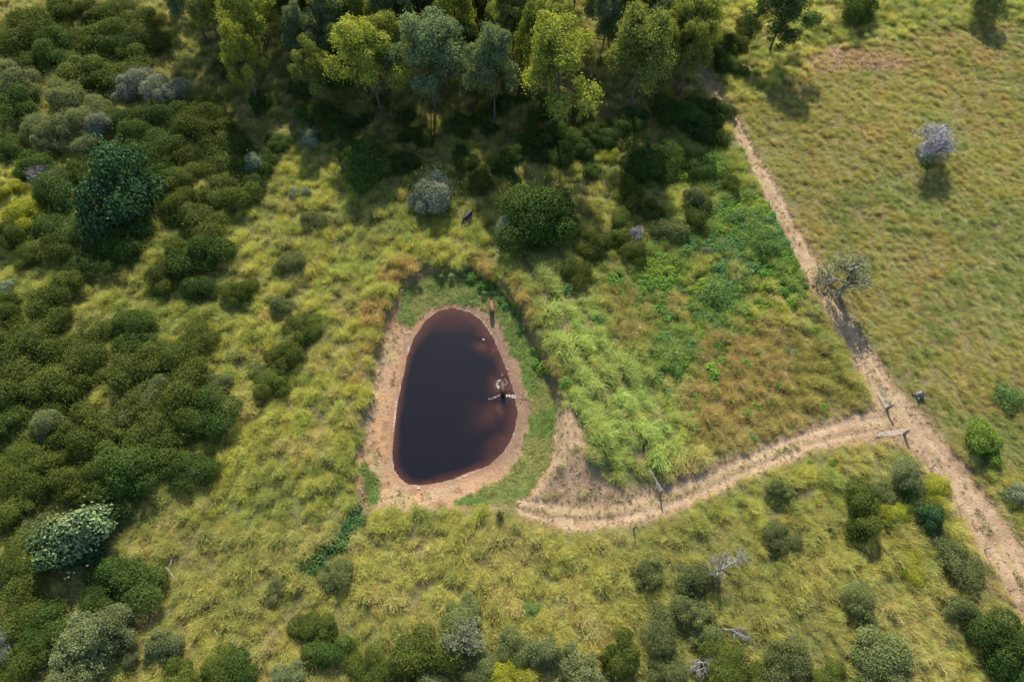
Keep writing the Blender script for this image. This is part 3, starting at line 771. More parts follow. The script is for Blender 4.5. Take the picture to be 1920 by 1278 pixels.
ZONES = {
 'in the thicket above the silver twin trees': 'L:107,5,34 L:157,22,34 L:213,18,34 L:253,28,32 Y:167,30,14 L:60,62,45 K:110,82,36 L:187,63,44 L:267,62,40 K:233,78,36 L:150,66,34 L:60,102,34 L:173,122,48 L:257,102,34 L:12,86,34 K:113,112,28 L:300,80,18 L:215,150,30',
 'among the grey-green trees by the silver twins': 'G:37,145,44 G:6,128,34 G:123,180,40 G:180,198,31 G:67,236,30 G:133,234,38 S:177,240,30 G:85,262,33 G:150,264,32 K:28,195,40 K:20,275,28 K:210,220,30 K:75,305,34 S:93,332,28 L:142,320,28 P:280,216,18 L:187,155,32 K:300,215,34 K:250,240,30',
 'crowded below the shade of the gum trees': 'L:383,197,24 L:367,226,40 L:412,250,38 L:350,276,40 K:440,272,34 L:410,300,40 L:440,316,30 L:350,318,34 L:402,345,36 L:440,370,36 L:357,373,30 L:365,410,44 K:285,280,40 K:300,318,30 K:236,268,32 K:480,345,22 K:340,235,32 K:520,270,28 K:500,310,26',
 'round the foot of the huge dark tree': 'Y:17,362,25 Y:35,402,34 K:100,372,44 K:95,425,38 K:180,440,40 K:245,440,38 L:15,440,34 L:60,470,30 L:100,466,34 K:150,490,34 K:215,490,34 P:134,432,11 P:10,535,18',
 'in the loose row between pond and thicket': 'K:370,470,48 L:298,513,34 K:380,543,32 L:450,543,27 g:547,490,28 g:595,412,27 P:577,256,20 P:550,361,11 P:573,361,11 L:363,636,34 g:525,568,26 L:567,620,31 L:537,664,34 L:505,720,32 g:480,690,20 L:545,610,20 L:330,470,26',
 'in the dense thicket facing the sandy beach': 'L:110,540,48 L:22,580,40 K:260,612,42 L:190,620,25 L:84,614,38 L:150,650,44 L:66,666,54 L:33,712,54 L:100,726,48 L:74,756,44 K:26,782,44 L:268,672,54 L:228,710,40 L:335,680,48 L:366,716,48 g:278,746,48 L:234,766,44 L:316,770,44 K:386,780,48 G:412,716,24 L:165,806,54 L:280,816,48 L:45,826,44 G:90,796,32 L:115,836,48 L:310,842,48 L:215,842,44 L:5,640,34 L:10,860,36 L:190,700,24',
 'massed round the cream-flowered tree': 'L:36,890,48 L:100,880,44 L:155,896,40 K:236,882,54 K:360,886,42 L:152,922,40 K:216,946,44 L:30,966,44 g:56,992,30 L:20,1050,44 L:46,1086,44 K:232,1086,54 L:20,1150,48 K:88,1166,42 L:60,1216,48 K:185,1130,34 L:15,1260,40',
 'in the grove past the cream-flowered tree': 'G:220,1168,47 G:145,1226,64 G:135,1274,54 G:302,1212,38 G:247,1232,19 S:3,1206,32 L:350,1275,40 K:440,1262,48 G:536,1262,36 L:582,1186,38 K:615,1226,34 g:622,1076,34 g:518,1102,22 L:400,1275,34',
 'in the scrub facing the pond outlet': 'g:866,1152,44 g:857,1184,44 L:786,1236,54 g:975,1216,38 G:1026,1230,36 Y:956,1262,34 G:1092,1256,50 G:806,1280,38 L:680,1250,38 g:1215,1076,34 L:1166,1230,38 g:1240,1186,40 N:997,1146,17 N:1110,1078,6 L:725,1265,34 g:900,1262,36',
 'in the scrub around the dead white branches': 'g:1310,1086,44 g:1300,1150,40 L:1356,1236,44 g:1480,1236,48 g:1660,1232,64 g:1610,1126,38 L:1420,1262,34 g:1245,1255,36 L:1560,1262,32 g:1330,1190,34',
 'clumped beside the lower bend of the main track': 'g:1470,920,24 g:1462,1004,34 L:1606,952,44 g:1651,926,29 G:1697,890,36 Y:1752,912,26 Y:1687,970,30 F:1742,966,27 K:1706,936,24 g:1796,1046,47 Y:1712,1062,26 g:1812,1146,34 K:1880,1212,52 g:1851,1182,34 K:1907,1252,38 g:1755,1010,22 L:1730,985,20',
 'in the deep shade under the gum trees': 'K:690,300,48 K:747,302,28 K:950,302,26 K:1010,266,34 K:1050,250,30 K:1130,262,24 K:1215,300,44 K:1262,290,30 K:1310,310,28 K:1330,242,34 K:1290,216,34 K:1160,245,24 K:1340,200,28 K:1258,205,28 K:640,240,30 K:590,215,28 K:560,170,26 K:780,255,26 K:860,240,24 K:905,215,22 K:1090,210,26 K:1190,330,20 K:430,130,24 K:480,190,26 K:1390,130,20 K:1345,110,24 L:1375,80,22 L:1405,40,24 K:620,150,28 K:1045,290,26',
 'in the sunny gap just below the gum trees': 'L:885,310,24 L:910,330,20 L:895,346,26 Y:1140,286,17 Y:1245,182,22 Y:1160,262,14 L:1370,346,20 g:870,330,16',
 'on the flat between dam wall and track': 'G:1040,384,28 P:955,424,24 K:1018,440,40 L:1186,370,31 L:1155,420,33 L:1120,460,28 L:1181,462,26 g:1250,426,31 G:1306,376,27 L:1311,400,31 L:1085,510,26 L:1215,395,22 N:1390,400,24 N:1440,460,26 Y:1353,572,12 N:1340,552,30 P:1325,470,11 N:1270,690,18',
}
rs = random.Random(9)
ZONES['in the deep shade under the gum trees'] += ''.join(' K:%d,%d,%d' % (rs.uniform(560, 1340), rs.uniform(190, 330), rs.uniform(14, 30)) for _ in range(30))
for zone, s_ in list(ZONES.items()):
    for it in s_.split():
        k_, q_ = it.split(':'); a, b, c = (float(v) for v in q_.split(','))
        shrub(k_, a, b, c, zone)
# shrubs and trees that stand out on their own
shrub('F', 222, 345, 74, '', 'huge broad glossy dark-green tree towering over the thicket', 1.35)
shrub('S', 240, 156, 34, '', 'silver-crowned tree touching a slightly wider silver twin behind the big dark tree', 1.6)
shrub('S', 303, 168, 36, '', 'wide silver-crowned tree at the shaded edge behind the big dark tree', 1.5)
shrub('P', 475, 302, 19, '', 'slim whitish-topped sapling rising from the dark shrubs below the gums', 2.4)
shrub('S', 806, 362, 44, '', 'lone silvery shrub-tree standing above the head of the pond', 1.7)
shrub('K', 1002, 405, 66, '', 'broad deep-green bush beside the black cow above the pond', 1.05)
shrub('B', 1843, 824, 35, '', 'round lime-green bush beside the fork of the dirt tracks', 1.1)
shrub('N', 1893, 745, 28, '', 'loose pale-green bush in the field beyond the lime-green bush', .9)
shrub('P', 1912, 928, 20, '', 'pale-green sapling by the bend of the main track', 1.3)
shrub('K', 1610, 8, 33, '', 'dark round tree alone at the far edge of the open field', 1.7)
shrub('g', 1848, 12, 31, '', 'dull olive round tree alone at the far edge of the open field', 1.7)
# cream-flowered tree
e, r_ = shrub('F', 142, 1003, 61, '', 'dark-leaved tree topped with a dome of cream blossom', 1.5)
cr = [c for c in e.children if c.name.startswith('crown')][0]
src = cr.data
co = np.zeros(len(src.vertices) * 3, np.float32); src.vertices.foreach_get('co', co); co = co.reshape(-1, 4, 3).mean(1)
r2 = np.random.default_rng(5)
rr_ = np.linalg.norm(co * np.array([1, 1, .7]), axis=1)
k = np.where((co[:, 2] > .45) & (r2.random(len(co)) < .6))[0]
c = co[k] + unit(co[k]) * .035
V, Fq = leaf_quads(c, unit(unit(co[k]) + r2.normal(size=(len(k), 3)) * .5), .075, .062, r2)
b_ = with_mat('blossom', mesh_np('blossom', V, [Fq], None, {'v': ('FLOAT', np.repeat(r2.random(len(k)), 4))}), LM['bl'], e); b_.scale = cr.scale

# thin and bare trees
def thin_tree(kind, px, py, hm, name, label, cat, leaf=None, wood=None, wide=1.0, lie=None):
    x, y = U(px, py, 0); z0 = gz(x, y); x, y = U(px, py, z0); z0 = gz(x, y)
    i = cnt.get(kind, 0); cnt[kind] = i + 1
    crown, tw_ = SPARSE[kind][i % len(SPARSE[kind])]
    e = empty(name, x, y, z0, random.random() * 6)
    if lie: e.rotation_euler = lie; e.location.z += .25
    t_ = with_mat('trunk', tw_, wood or DEAD, e); t_.scale = (hm * wide, hm * wide, hm)
    if crown: c = with_mat('crown' if leaf else 'twigs', crown, leaf or TWIG, e); c.scale = t_.scale
    return tag(e, label, cat)
thin_tree('H', 1733, 296, 7.6, 'bare_tree', 'leafless pale-grey tree with a rounded twiggy crown in the open field', 'tree', None, None, 1.25)
thin_tree('R', 1574, 552, 8.6, 'thin_tree', 'thin-leaved grey tree leaning over the edge of the main track', 'tree', LM['R'], OLDWOOD, 1.05)
shrub('N', 1736, 290, 20, '', 'low green growth tangled at the foot of the bare grey tree', .8)
thin_tree('H', 1190, 447, 3.0, 'dead_shrub', 'pale dead shrub between green shrubs on the flat by the dam wall', 'shrub')
thin_tree('D', 1345, 1072, 5.2, 'dead_tree', 'dead grey tree with spiky white branches standing in scrub below the side track', 'tree')
thin_tree('D', 1352, 1180, 3.2, 'dead_branch', 'bleached fallen branch lying among scrub below the dead grey tree', 'branch', lie=(1.2, .1, 1.3))
thin_tree('D', 1325, 1222, 3.4, 'dead_branch', 'bleached broken branch half hidden in the dark scrub hollow', 'branch', lie=(1.3, 0, -.7))
thin_tree('D', 1165, 222, 4.0, 'dead_branch', 'pale fallen branch on the shaded ground under the gum trees', 'branch', lie=(1.35, 0, -1.2))
thin_tree('R', 868, 1205, 6.0, 'thin_tree', 'half-bare grey tree rising out of the scrub facing the pond outlet', 'tree', LM['R'], DEAD, .9)
thin_tree('D', 95, 350, 5.0, 'dead_tree', 'twiggy grey dead treetop beside the big glossy dark tree', 'tree')

# ------------------------------------------------------------------ gum trees
GT = [(390, 80, 13.5, 'Eg', 1.0, 'grey-green gum with drooping crown beside the sunlit strip of grass'),
 (505, 135, 15.5, 'Ey', .95, 'bright yellow-green gum standing nearest the grey-green drooping gum'),
 (580, 140, 12.5, 'Eg', .6, 'slim grey-green gum next to the bright yellow-green gum'),
 (716, 215, 16.0, 'Ey', 1.0, 'golden-topped gum with a ragged two-tier crown at the wood edge'),
 (742, 120, 14.0, 'Eg', .75, 'small-crowned grey gum behind the golden-topped gum'),
 (818, 212, 16.5, 'Eg', .95, 'blue-grey dense-crowned gum at the wood edge'),
 (862, 135, 15.5, 'Ey', .8, 'yellow-tipped gum behind the blue-grey gum'),
 (928, 236, 16.5, 'Eg', .72, 'slender dark grey-green gum with a long bare trunk'),
 (998, 186, 16.5, 'Eo', .5, 'very slim gum with a thin straight trunk beside the lime-topped gum'),
 (1040, 252, 18.0, 'Ey', 1.0, 'lime-topped broad gum on a tall dark trunk at the wood edge'),
 (1180, 214, 17.0, 'Eo', 1.0, 'big olive-crowned gum at the wood edge'),
 (1272, 132, 14.5, 'Ey', .95, 'yellow-crowned gum standing by the start of the dirt track'),
 (1442, 98, 11.5, 'Ed', 1.25, 'lone deep-green spreading gum casting a round shadow on the field'),
 (1074, 38, 15.5, 'Eo', .9, None), (640, 118, 14.0, 'Eg', .85, None), (690, 75, 14.0, 'Eo', .85, None), (600, 60, 14.5, 'Eg', .9, None), (770, 78, 14.5, 'Eg', .85, None),
 (905, 60, 14.5, 'Ey', .8, None), (955, 110, 14.5, 'Eo', .75, None), (1125, 120, 13.0, 'Eg', .8, None), (540, 40, 14, 'Eo', .9, None), (450, 30, 14, 'Eg', .9, None), (480, 85, 12, 'Ed', .8, None),
 (835, 50, 15, 'Eg', .9, None), (985, 40, 14.5, 'Eg', .8, None), (1215, 60, 13.5, 'Eg', .9, None), (1150, 20, 14, 'Eo', .9, None), (1310, 40, 13, 'Eo', .85, None), (340, 0, 13, 'Eg', .9, None),
 (700, 5, 14, 'Eg', .9, None), (780, -10, 14, 'Eo', .9, None), (870, -15, 14, 'Eg', .9, None), (1010, -25, 14, 'Ey', .9, None), (620, -10, 14, 'Eo', .9, None), (530, -25, 14, 'Eg', .9, None), (430, -30, 14, 'Eg', .9, None), (940, -30, 14, 'Eg', .9, None),
 (660, 165, 11.5, 'Ed', .8, None), (1225, 150, 12, 'Ed', .8, None), (560, 95, 12, 'Ed', .8, None), (880, 165, 11, 'Ed', .7, None)]
rg = random.Random(4)
for i in range(64):
    px, py = rg.uniform(420, 1320), (rg.uniform(-35, 110) if i < 30 else rg.uniform(60, 205))
    GT.append((px, py, rg.uniform(9.5, 14), rg.choice(('Eo', 'Ey', 'Eg', 'Eo', 'Ey')), rg.uniform(.6, .95), None))
COLW = {'Eg': 'grey-green gum tree', 'Eo': 'olive-leaved gum tree', 'Ey': 'yellow-tipped gum tree', 'Ed': 'dark-crowned gum tree'}
for i, (px, py, h, lm, wd_, lab) in enumerate(GT):
    x, y = U(px, py, 0); z0 = gz(x, y)
    crown, tr = GUM[i % 6] if i != 12 else GUM[2]
    e = empty('gum_tree', x, y, z0 - .05, i * 1.9)
    c = with_mat('crown', crown, LM[lm], e); t_ = with_mat('trunk', tr, GBARK, e)
    c.scale = t_.scale = (h * wd_ * .92, h * wd_ * .92, h)
    if lab: tag(e, lab, 'tree')
    else: PLANTS.append((e, 'tall ' if h > 13 else '', COLW[lm], 'standing in the wood behind the front gums', 'gum_tree', 'tree', x, y))

# big-leaved plants inside the bowl
for px, py, hm in ((828, 522, 1.1), (847, 521, 1.2), (789, 538, .9), (908, 552, 1.0), (872, 518, .7)):
    x, y = U(px, py, -.3); z0 = gz(x, y)
    e = empty('broadleaf_weed', x, y, z0 - .02, px)
    r = np.random.default_rng(int(px)); k = 60
    d = unit(r.normal(size=(k, 3))); d[:, 2] = np.abs(d[:, 2]) * .7
    V, Fq = leaf_quads(np.array([0, 0, hm * .62]) + d * hm * .36 * (.5 + .5 * r.random((k, 1))), unit(d + np.array([0, 0, .8])), .30 * hm, .2 * hm, r)
    c = with_mat('leaves', mesh_np('leaves', V, [Fq], None, {'v': ('FLOAT', np.repeat(r.random(k), 4))}), LM['N'], e)
    V, Fq = join([tube([(0, 0, -.05), (d[q, 0] * .1, d[q, 1] * .1, hm * .35), (d[q, 0] * hm * .3, d[q, 1] * hm * .3, hm * .65)], [.025, .02, .008], 5) for q in range(5)])
    with_mat('stem', mesh_np('stem', V, [Fq], None, None, True), BARK, e)
    tag(e, 'broad-leaved green weed casting a shadow on the turf at the pond head', 'weed', 'broadleaf weeds at the pond head')
x, y = U(937, 972, 0); z0 = gz(x, y)
e = empty('rush_clump', x, y, z0)
c = with_mat('leaves', tuft(140, 2.3, .16, .25, .06, .16, 77), leaf_mat('rush_leaf', (.09, .11, .03), (.16, .16, .05)), e)
tag(e, 'tall dark upright clump of rushes on the grassy edge of the pond outlet', 'plant')

# ------------------------------------------------------------------ fences and gates
WOOD = plain_mat('split_post_wood', (.12, .09, .07), (.27, .22, .18), 12, .9, .15, .5, 0, (1, 1, .2))
STEEL = plain_mat('galvanised_steel', (.42, .44, .45), (.55, .57, .58), 20, .45, .5, 0, .5)
WIRE = plain_mat('fence_wire', (.20, .19, .18), (.30, .28, .26), 30, .5, .5, 0, .6)
def post_mesh(h, r0, seed):
    r = np.random.default_rng(seed)
    V, Fq = tube([(0, 0, -.25), (r.normal() * .01, 0, h * .5), (r.normal() * .02, r.normal() * .02, h), (r.normal() * .02, 0, h + .015)], [r0 * 1.08, r0, r0 * .95, r0 * .3], 8)
    return mesh_np('post', V, [Fq], None, None, True)
POSTS = [post_mesh(1.3, .055, 700 + i) for i in range(4)]
def world_pts(pts): 
    o = []
    for q in pts:
        x, y = U(q[0], q[1], 0); z0 = gz(x, y); x, y = U(q[0], q[1], z0); o.append((x, y, gz(x, y)))
    return o
def fence(pts, name, label):
    wp = world_pts(pts)
    e = empty(name, *wp[0]); tag(e, label, 'fence')
    ox, oy, oz = wp[0]
    for i, (x, y, z) in enumerate(wp):
        p_ = with_mat('post', POSTS[i % 4], WOOD, e); p_.location = (x - ox, y - oy, z - oz)
        p_.rotation_euler = (random.uniform(-.06, .06), random.uniform(-.06, .06), random.random() * 6)
    for hgt in (.35, .7, 1.05):
        V, Fq = join([tube([(a[0] - ox, a[1] - oy, a[2] - oz + hgt), ((a[0] + b[0]) / 2 - ox, (a[1] + b[1]) / 2 - oy, (a[2] + b[2]) / 2 - oz + hgt - .03), (b[0] - ox, b[1] - oy, b[2] - oz + hgt)], [.004] * 3, 3) for a, b in zip(wp[:-1], wp[1:])])
        with_mat('wire', mesh_np('wire', V, [Fq]), WIRE, e)
    return wp
fence(FENCE_DAM, 'wire_fence', 'old post-and-wire fence buried in tall grass along the dam wall')
fence(FENCE_TRACK, 'wire_fence', 'post-and-wire fence between the green weeds and the main track')
fence(FENCE_LOW, 'wire_fence', 'post-and-wire fence following the main track past the fork')
def gate(p0, p1, label, h=1.15, mesh=True):
    (x0, y0, z0), (x1, y1, z1) = world_pts([p0, p1])
    L = math.hypot(x1 - x0, y1 - y0)
    e = empty('farm_gate', x0, y0, z0, math.atan2(y1 - y0, x1 - x0)); tag(e, label, 'gate')
    rs = .022
    V, Fq = join([tube([(0, 0, .15), (0, 0, h + .05)], [rs] * 2, 8), tube([(L, 0, .15), (L, 0, h + .05)], [rs] * 2, 8), tube([(0, 0, h + .05), (L, 0, h + .05)], [rs] * 2, 8), tube([(0, 0, .15), (L, 0, .15)], [rs] * 2, 8)])
    with_mat('frame', mesh_np('frame', V, [Fq], None, None, True), STEEL, e)
    for i in range(1, 5):
        V, Fq = tube([(0, 0, .15 + i * (h - .1) / 5), (L, 0, .15 + i * (h - .1) / 5)], [.009] * 2, 6)
        with_mat('rail', mesh_np('rail', V, [Fq], None, None, True), STEEL, e)
    for i in range(1, 4):
        V, Fq = tube([(L * i / 4, .02, .15), (L * i / 4, .02, h + .05)], [.009] * 2, 6)
        with_mat('upright', mesh_np('upright', V, [Fq], None, None, True), STEEL, e)
gate((1659, 762), (1643, 735), 'pipe farm gate swung back against the fence beside the corner post')
gate((1692, 812), (1640, 818), 'pipe farm gate standing open along the grassy edge of the side track')
gate((1238, 924), (1216, 880), 'pale pipe farm gate leaning in weeds at the end of the dam-wall fence')
def single_post(px, py, h, r0, label, lean=(0, 0)):
    (x, y, z), = world_pts([(px, py)])
    V, Fq = tube([(0, 0, -.3), (0, 0, h * .5), (lean[0] * h, lean[1] * h, h), (lean[0] * h, lean[1] * h, h + .02)], [r0 * 1.1, r0, r0 * .92, r0 * .3], 9)
    o = with_mat('wooden_post', mesh_np('wooden_post', V, [Fq], None, None, True), WOOD, None); o.location = (x, y, z)
    tag(o, label, 'post')
single_post(1663, 768, 1.7, .13, 'thick dark corner post at the fork of the tracks', (.05, 0))
single_post(1694, 814, 1.5, .11, 'gate post at the grassy point of the fork')
single_post(1188, 992, 1.5, .09, 'thin wooden post alone on the grassy edge of the side track')
single_post(1237, 926, 1.6, .11, 'gate post by the pale leaning gate at the foot of the dam wall')
single_post(1020, 1200, 1.3, .16, 'reddish broken stump post in the scrub facing the pond outlet', (.06, 0))
def log(p0, p1, r0, label, name='fallen_log', mat=None):
    (x0, y0, z0), (x1, y1, z1) = world_pts([p0, p1]); dx, dy = x1 - x0, y1 - y0
    up_ = .35
    V, Fq = tube([(0, 0, up_), (dx * .33, dy * .33 + .08, up_ + .05 + (z1 - z0) * .33), (dx * .7, dy * .7 - .05, up_ + (z1 - z0) * .7), (dx, dy, up_ + z1 - z0)], [r0, r0 * .95, r0 * .8, r0 * .5], 9)
    o = with_mat(name, mesh_np(name, V, [Fq], None, None, True), mat or DEAD, None); o.location = (x0, y0, z0)
    tag(o, label, 'log')
log((314, 1066), (334, 1090), .12, 'grey fallen log in the grass near the round deep-green shrub')
log((334, 1092), (386, 1148), .07, 'thin long pole lying in grass beyond the grey fallen log')
log((436, 1203), (456, 1224), .07, 'short bleached stick in the grass by the grove of grey-green trees')
log((322, 1060), (326, 1044), .09, 'short leaning log end crossing the grey fallen log')
log((835, 238), (850, 262), .10, 'pale thin log on the shaded slope under the gum trees')
log((690, 772), (700, 786), .06, 'bleached driftwood stick at the grassy edge of the sandy beach')
# grey stump
(x, y, z), = world_pts([(1722, 742)])
r = np.random.default_rng(3); parts = []
e = empty('tree_stump', x, y, z); tag(e, 'weathered grey tree stump with jagged roots in the field by the fork', 'stump')
V, Fq = tube([(0, 0, -.2), (0, 0, .25), (.05, 0, .75), (.1, .05, 1.0)], [.6, .45, .36, .12], 9); V = V + r.normal(size=V.shape) * .05
with_mat('trunk', mesh_np('trunk', V, [Fq]), OLDWOOD, e)
for i in range(5):
    a = i * 1.25 + .4; V, Fq = tube([(math.cos(a) * .3, math.sin(a) * .3, .25), (math.cos(a) * .8, math.sin(a) * .8, .2 + .4 * r.random()), (math.cos(a) * .95, math.sin(a) * .95, .0 + .8 * r.random())], [.13, .09, .03], 6)
    with_mat('root', mesh_np('root', V, [Fq], None, None, True), OLDWOOD, e)

# ------------------------------------------------------------------ cattle
def cow(px, py, zg, heading, name, label, c1, c2, scale=1.0, graze=False, headup=False):
    x, y = U(px, py, zg); 
    z0 = zg
    J = {  # joint: (x forward, y side, z), (rx, ry)
     'pelvis': ((-.62, 0, 1.10), (.27, .29)), 'loin': ((-.25, 0, 1.08), (.31, .33)), 'rib': ((.15, 0, 1.02), (.35, .36)), 'chest': ((.55, 0, 1.02), (.28, .33)), 'wither': ((.78, 0, 1.10), (.19, .24)),
     'rump': ((-.82, 0, 1.12), (.18, .2))}
    if graze: hd = [('neck', (1.05, 0, .82), (.13, .17)), ('poll', (1.28, 0, .52), (.10, .12)), ('face', (1.40, 0, .30), (.09, .09)), ('muzzle', (1.45, 0, .14), (.065, .06))]
    elif headup: hd = [('neck', (1.06, 0, 1.30), (.13, .17)), ('poll', (1.30, 0, 1.46), (.11, .12)), ('face', (1.50, 0, 1.38), (.09, .09)), ('muzzle', (1.68, 0, 1.28), (.07, .065))]
    else: hd = [('neck', (1.08, 0, 1.12), (.13, .17)), ('poll', (1.36, 0, 1.14), (.11, .12)), ('face', (1.55, 0, 1.04), (.09, .09)), ('muzzle', (1.72, 0, .92), (.07, .065))]
    verts, radii, edges, ix = [], [], [], {}
    def add(nm, co, rr, par=None):
        ix[nm] = len(verts); verts.append(co); radii.append(rr)
        if par: edges.append((ix[par], ix[nm]))
    prev = None
    for nm in ('pelvis', 'loin', 'rib', 'chest', 'wither'):
        add(nm, *J[nm], prev); prev = nm
    for nm, co, rr in hd: add(nm, co, rr, prev); prev = nm
    add('rump', *J['rump'], 'pelvis')
    for s in (-1, 1):
        add('hip%d' % s, (-.66, .17 * s, .86), (.15, .13), 'pelvis'); add('stifle%d' % s, (-.55, .19 * s, .66), (.11, .09), 'hip%d' % s)
        add('hock%d' % s, (-.78, .18 * s, .42), (.06, .055), 'stifle%d' % s); add('hfet%d' % s, (-.73, .18 * s, .12), (.045, .045), 'hock%d' % s); add('hhoof%d' % s, (-.68, .18 * s, 0.03), (.055, .05), 'hfet%d' % s)
        add('sho%d' % s, (.62, .17 * s, .80), (.14, .12), 'chest'); add('knee%d' % s, (.66, .17 * s, .42), (.062, .06), 'sho%d' % s)
        add('ffet%d' % s, (.64, .17 * s, .12), (.045, .045), 'knee%d' % s); add('fhoof%d' % s, (.68, .17 * s, 0.03), (.055, .05), 'ffet%d' % s)
    me = bpy.data.meshes.new('body'); me.from_pydata(verts, edges, [])
    e = empty(name, x, y, z0, heading); e.scale = (scale,) * 3
    coat = plain_mat(name + '_coat', c1, c2, 2.2, .65, .3)
    me.materials.append(coat)
    b = bpy.data.objects.new('body', me); link(b, e)
    b.modifiers.new('skin', 'SKIN').use_smooth_shade = True
    if not me.skin_vertices: me.skin_vertices.new() if hasattr(me.skin_vertices, 'new') else None
    sv = me.skin_vertices[0].data
    for i, rr in enumerate(radii): sv[i].radius = rr
    sv[0].use_root = True
    b.modifiers.new('sub', 'SUBSURF').render_levels = 2
    b.modifiers['sub'].levels = 2
    pz = dict((nm, co) for nm, co, _ in hd)['poll']
    dark = plain_mat(name + '_dark', tuple(v * .5 for v in c1), tuple(v * .6 for v in c2), 5, .6)
    for s in (-1, 1):
        V, Fq = tube([(pz[0], .08 * s, pz[2] + .05), (pz[0] - .04, .2 * s, pz[2] + .06), (pz[0] - .05, .30 * s, pz[2])], [.03, .06, .015], 6); V[:, 0] = pz[0] - .02 + (V[:, 0] - pz[0]) * .6
        with_mat('ear', mesh_np('ear', V, [Fq], None, None, True), coat, e)
        V, Fq = tube([(pz[0] + .02, .06 * s, pz[2] + .08), (pz[0] + .02, .15 * s, pz[2] + .15), (pz[0] + .05, .19 * s, pz[2] + .24)], [.028, .022, .006], 6)
        with_mat('horn', mesh_np('horn', V, [Fq], None, None, True), DEAD, e)
    V, Fq = tube([(-.93, 0, 1.2), (-1.04, 0, 1.05), (-1.05, .02, .7), (-1.03, .03, .5), (-1.02, .03, .32)], [.035, .028, .02, .05, .01], 6)
    with_mat('tail', mesh_np('tail', V, [Fq], None, None, True), dark, e)
    return tag(e, label, 'cow')
x, y = U(923, 578, -.6)
cow(922.5, 584, gz(*U(923, 584, -.55)), rad(98), 'brown_cow', 'chestnut-brown cow standing on the mud at the pond edge with its long shadow', (.115, .042, .020), (.20, .085, .045), 1.0, graze=True)
xc, yc = U(943, 737, ZW - .35)
cow(943, 733, ZW - .42, rad(93), 'dark_cow', 'dark brown cow wading in the pond with white splash around it', (.030, .017, .013), (.11, .055, .035), 1.08, headup=True)
cow(878, 412, gz(*U(878, 412, .2)), rad(-125), 'black_cow', 'black cow grazing in long grass above the head of the pond', (.012, .012, .016), (.028, .027, .034), 1.05, graze=True)

# splash: rings and wave arms of foam round the wading cow
FOAM = plain_mat('foam', (.32, .29, .27), (.50, .48, .46), 6, .6, .3)
def foam_line(pts, wid, seed, nb, name, parent):
    r = np.random.default_rng(seed); wp = UL(pts, ZW); V, Fq, o = [], [], 0
    seg = np.linspace(0, len(wp) - 1.001, nb)
    for s_ in seg:
        i = int(s_); f = s_ - i; p_ = wp[i] * (1 - f) + wp[i + 1] * f
        p_ = p_ + r.normal(size=2) * wid * .35; a = np.arange(7) * 2 * np.pi / 7; rr = wid * (.08 + .2 * r.random() ** 1.5) * (.7 + .5 * r.random(7))
        ring = np.stack([p_[0] + np.cos(a) * rr * 1.3, p_[1] + np.sin(a) * rr, np.full(7, ZW + .006)], -1)
        topv = np.array([[p_[0], p_[1], ZW + .03 + .05 * r.random()]])
        V += [ring, topv]; Fq.append(np.array([(o + q, o + (q + 1) % 7, o + 7) for q in range(7)])); o += 8
    V = np.concatenate(V); V -= np.array([xc, yc, 0])
    return with_mat(name, mesh_np(name, V, [np.concatenate(Fq)], None, None, True), FOAM, parent)
e = empty('splash', xc, yc, 0); tag(e, 'white foam ring and wave arms splashing round the wading cow', 'foam', kind='stuff')
for i, (pts, wd_, nb) in enumerate([([(917,748),(924,746),(932,743),(939,739)], .17, 60), ([(948,741),(954,742),(960,743),(966,743)], .30, 70),
    ([(938,712),(933,717),(933,724),(937,727)], .30, 45), ([(945,710),(949,713),(950,718),(948,722)], .17, 22), ([(956,722),(957,727),(953,732),(950,731)], .12, 24), ([(938,702),(941,700),(944,701)], .10, 10), ([(931,694),(938,693),(948,694),(951,692)], .06, 12)]):
    foam_line(pts, wd_, 900 + i, nb, 'foam_streak', e)

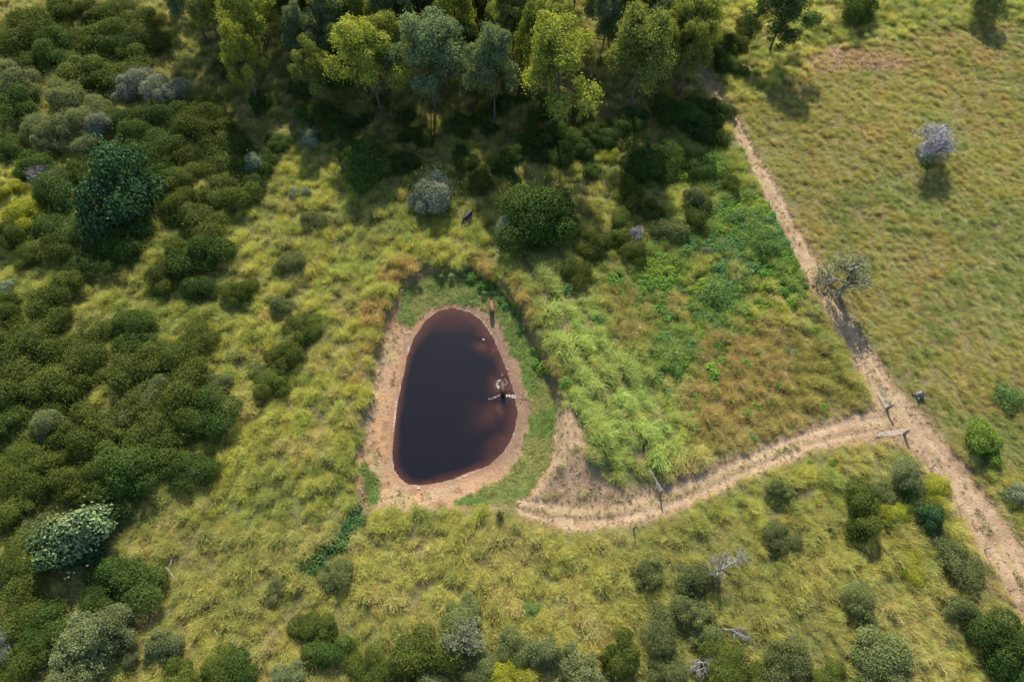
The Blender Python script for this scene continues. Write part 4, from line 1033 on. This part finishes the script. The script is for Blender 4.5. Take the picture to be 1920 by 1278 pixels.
# pale stones at the waterline
STONE = plain_mat('pale_stone', (.30, .28, .25), (.40, .37, .34), 5, .8)
for px, py, s, zz, lab in ((907, 637, .22, ZW, 'small white stone breaking the water surface off the turf side'), (952, 693, .18, ZW, 'small white stone at the waterline near the wading cow'), (785, 916, .22, -.95, 'small white stone on the mud below the pond tip'), (973, 941, .25, -.3, 'pale rock at the end of the side track')):
    me = clod(int(px)); x, y = U(px, py, zz)
    o = with_mat('stone', me, STONE, None); o.location = (x, y, max(zz, gz(x, y)) + .03); o.scale = (s,) * 3
    tag(o, lab, 'stone')

# ------------------------------------------------------------------ which shrub is which: by the nearest landmark
LAND = [('the blue-grey dense gum', 818, 212), ('the slender long-trunked gum', 928, 236), ('the very slim straight gum', 998, 186), ('the big olive-crowned gum', 1180, 214), ('the bright yellow-green gum', 505, 135), ('the lone spreading field gum', 1442, 98), ('the lime-green bush', 1843, 830), ('the dark-leaved bush by the bend', 1742, 985), ('the bare grey tree', 1736, 304),
        ('the huge dark tree', 222, 400), ('the cream-flowered tree', 142, 1060), ('the grey fallen log', 324, 1078), ('the drooping grey-green gum', 390, 80), ('the black cow', 878, 412), ('the lone silvery shrub-tree', 806, 385),
        ('the sandy beach', 700, 780), ('the rush clump', 937, 972), ('the pond gully', 620, 1030), ('the leaning pale gate', 1225, 905), ('the dead grey tree', 1345, 1072), ('the grassy point of the fork', 1694, 814),
        ('the thin grey tree by the track', 1580, 556), ('the golden-topped gum', 716, 215), ('the lime-topped gum', 1040, 252), ('the yellow-crowned gum by the track', 1272, 132), ('the silver twin trees', 270, 185), ('the whitish-topped sapling', 475, 325), ('the reddish stump post', 1020, 1200), ('the head of the pond', 840, 490)]
best = {}
for nm_, px, py in LAND:
    lx, ly = U(px, py, 0); by = {}
    for i, q in enumerate(PLANTS): by.setdefault(q[2], []).append((math.hypot(q[6] - lx, q[7] - ly), i))
    for words, L_ in by.items():
        L_.sort()
        for rank, (d_, i) in enumerate(L_[:4]):
            if d_ < 30 and (i not in best or rank < best[i][0]): best[i] = (rank, nm_)
seen_labels = {}
for i, (e, size, words, zone, nm, cat, x, y) in enumerate(PLANTS):
    if i in best: tag(e, '%s%s, %s one to %s' % (size, words, ('closest such', 'second closest such', 'third closest such', 'fourth closest such')[best[i][0]], best[i][1]), cat, '%ss %s' % (nm.replace('_', ' '), zone))
    else: tag(e, '%s%s %s' % (size, words, zone), cat, '%ss %s' % (nm.replace('_', ' '), zone))
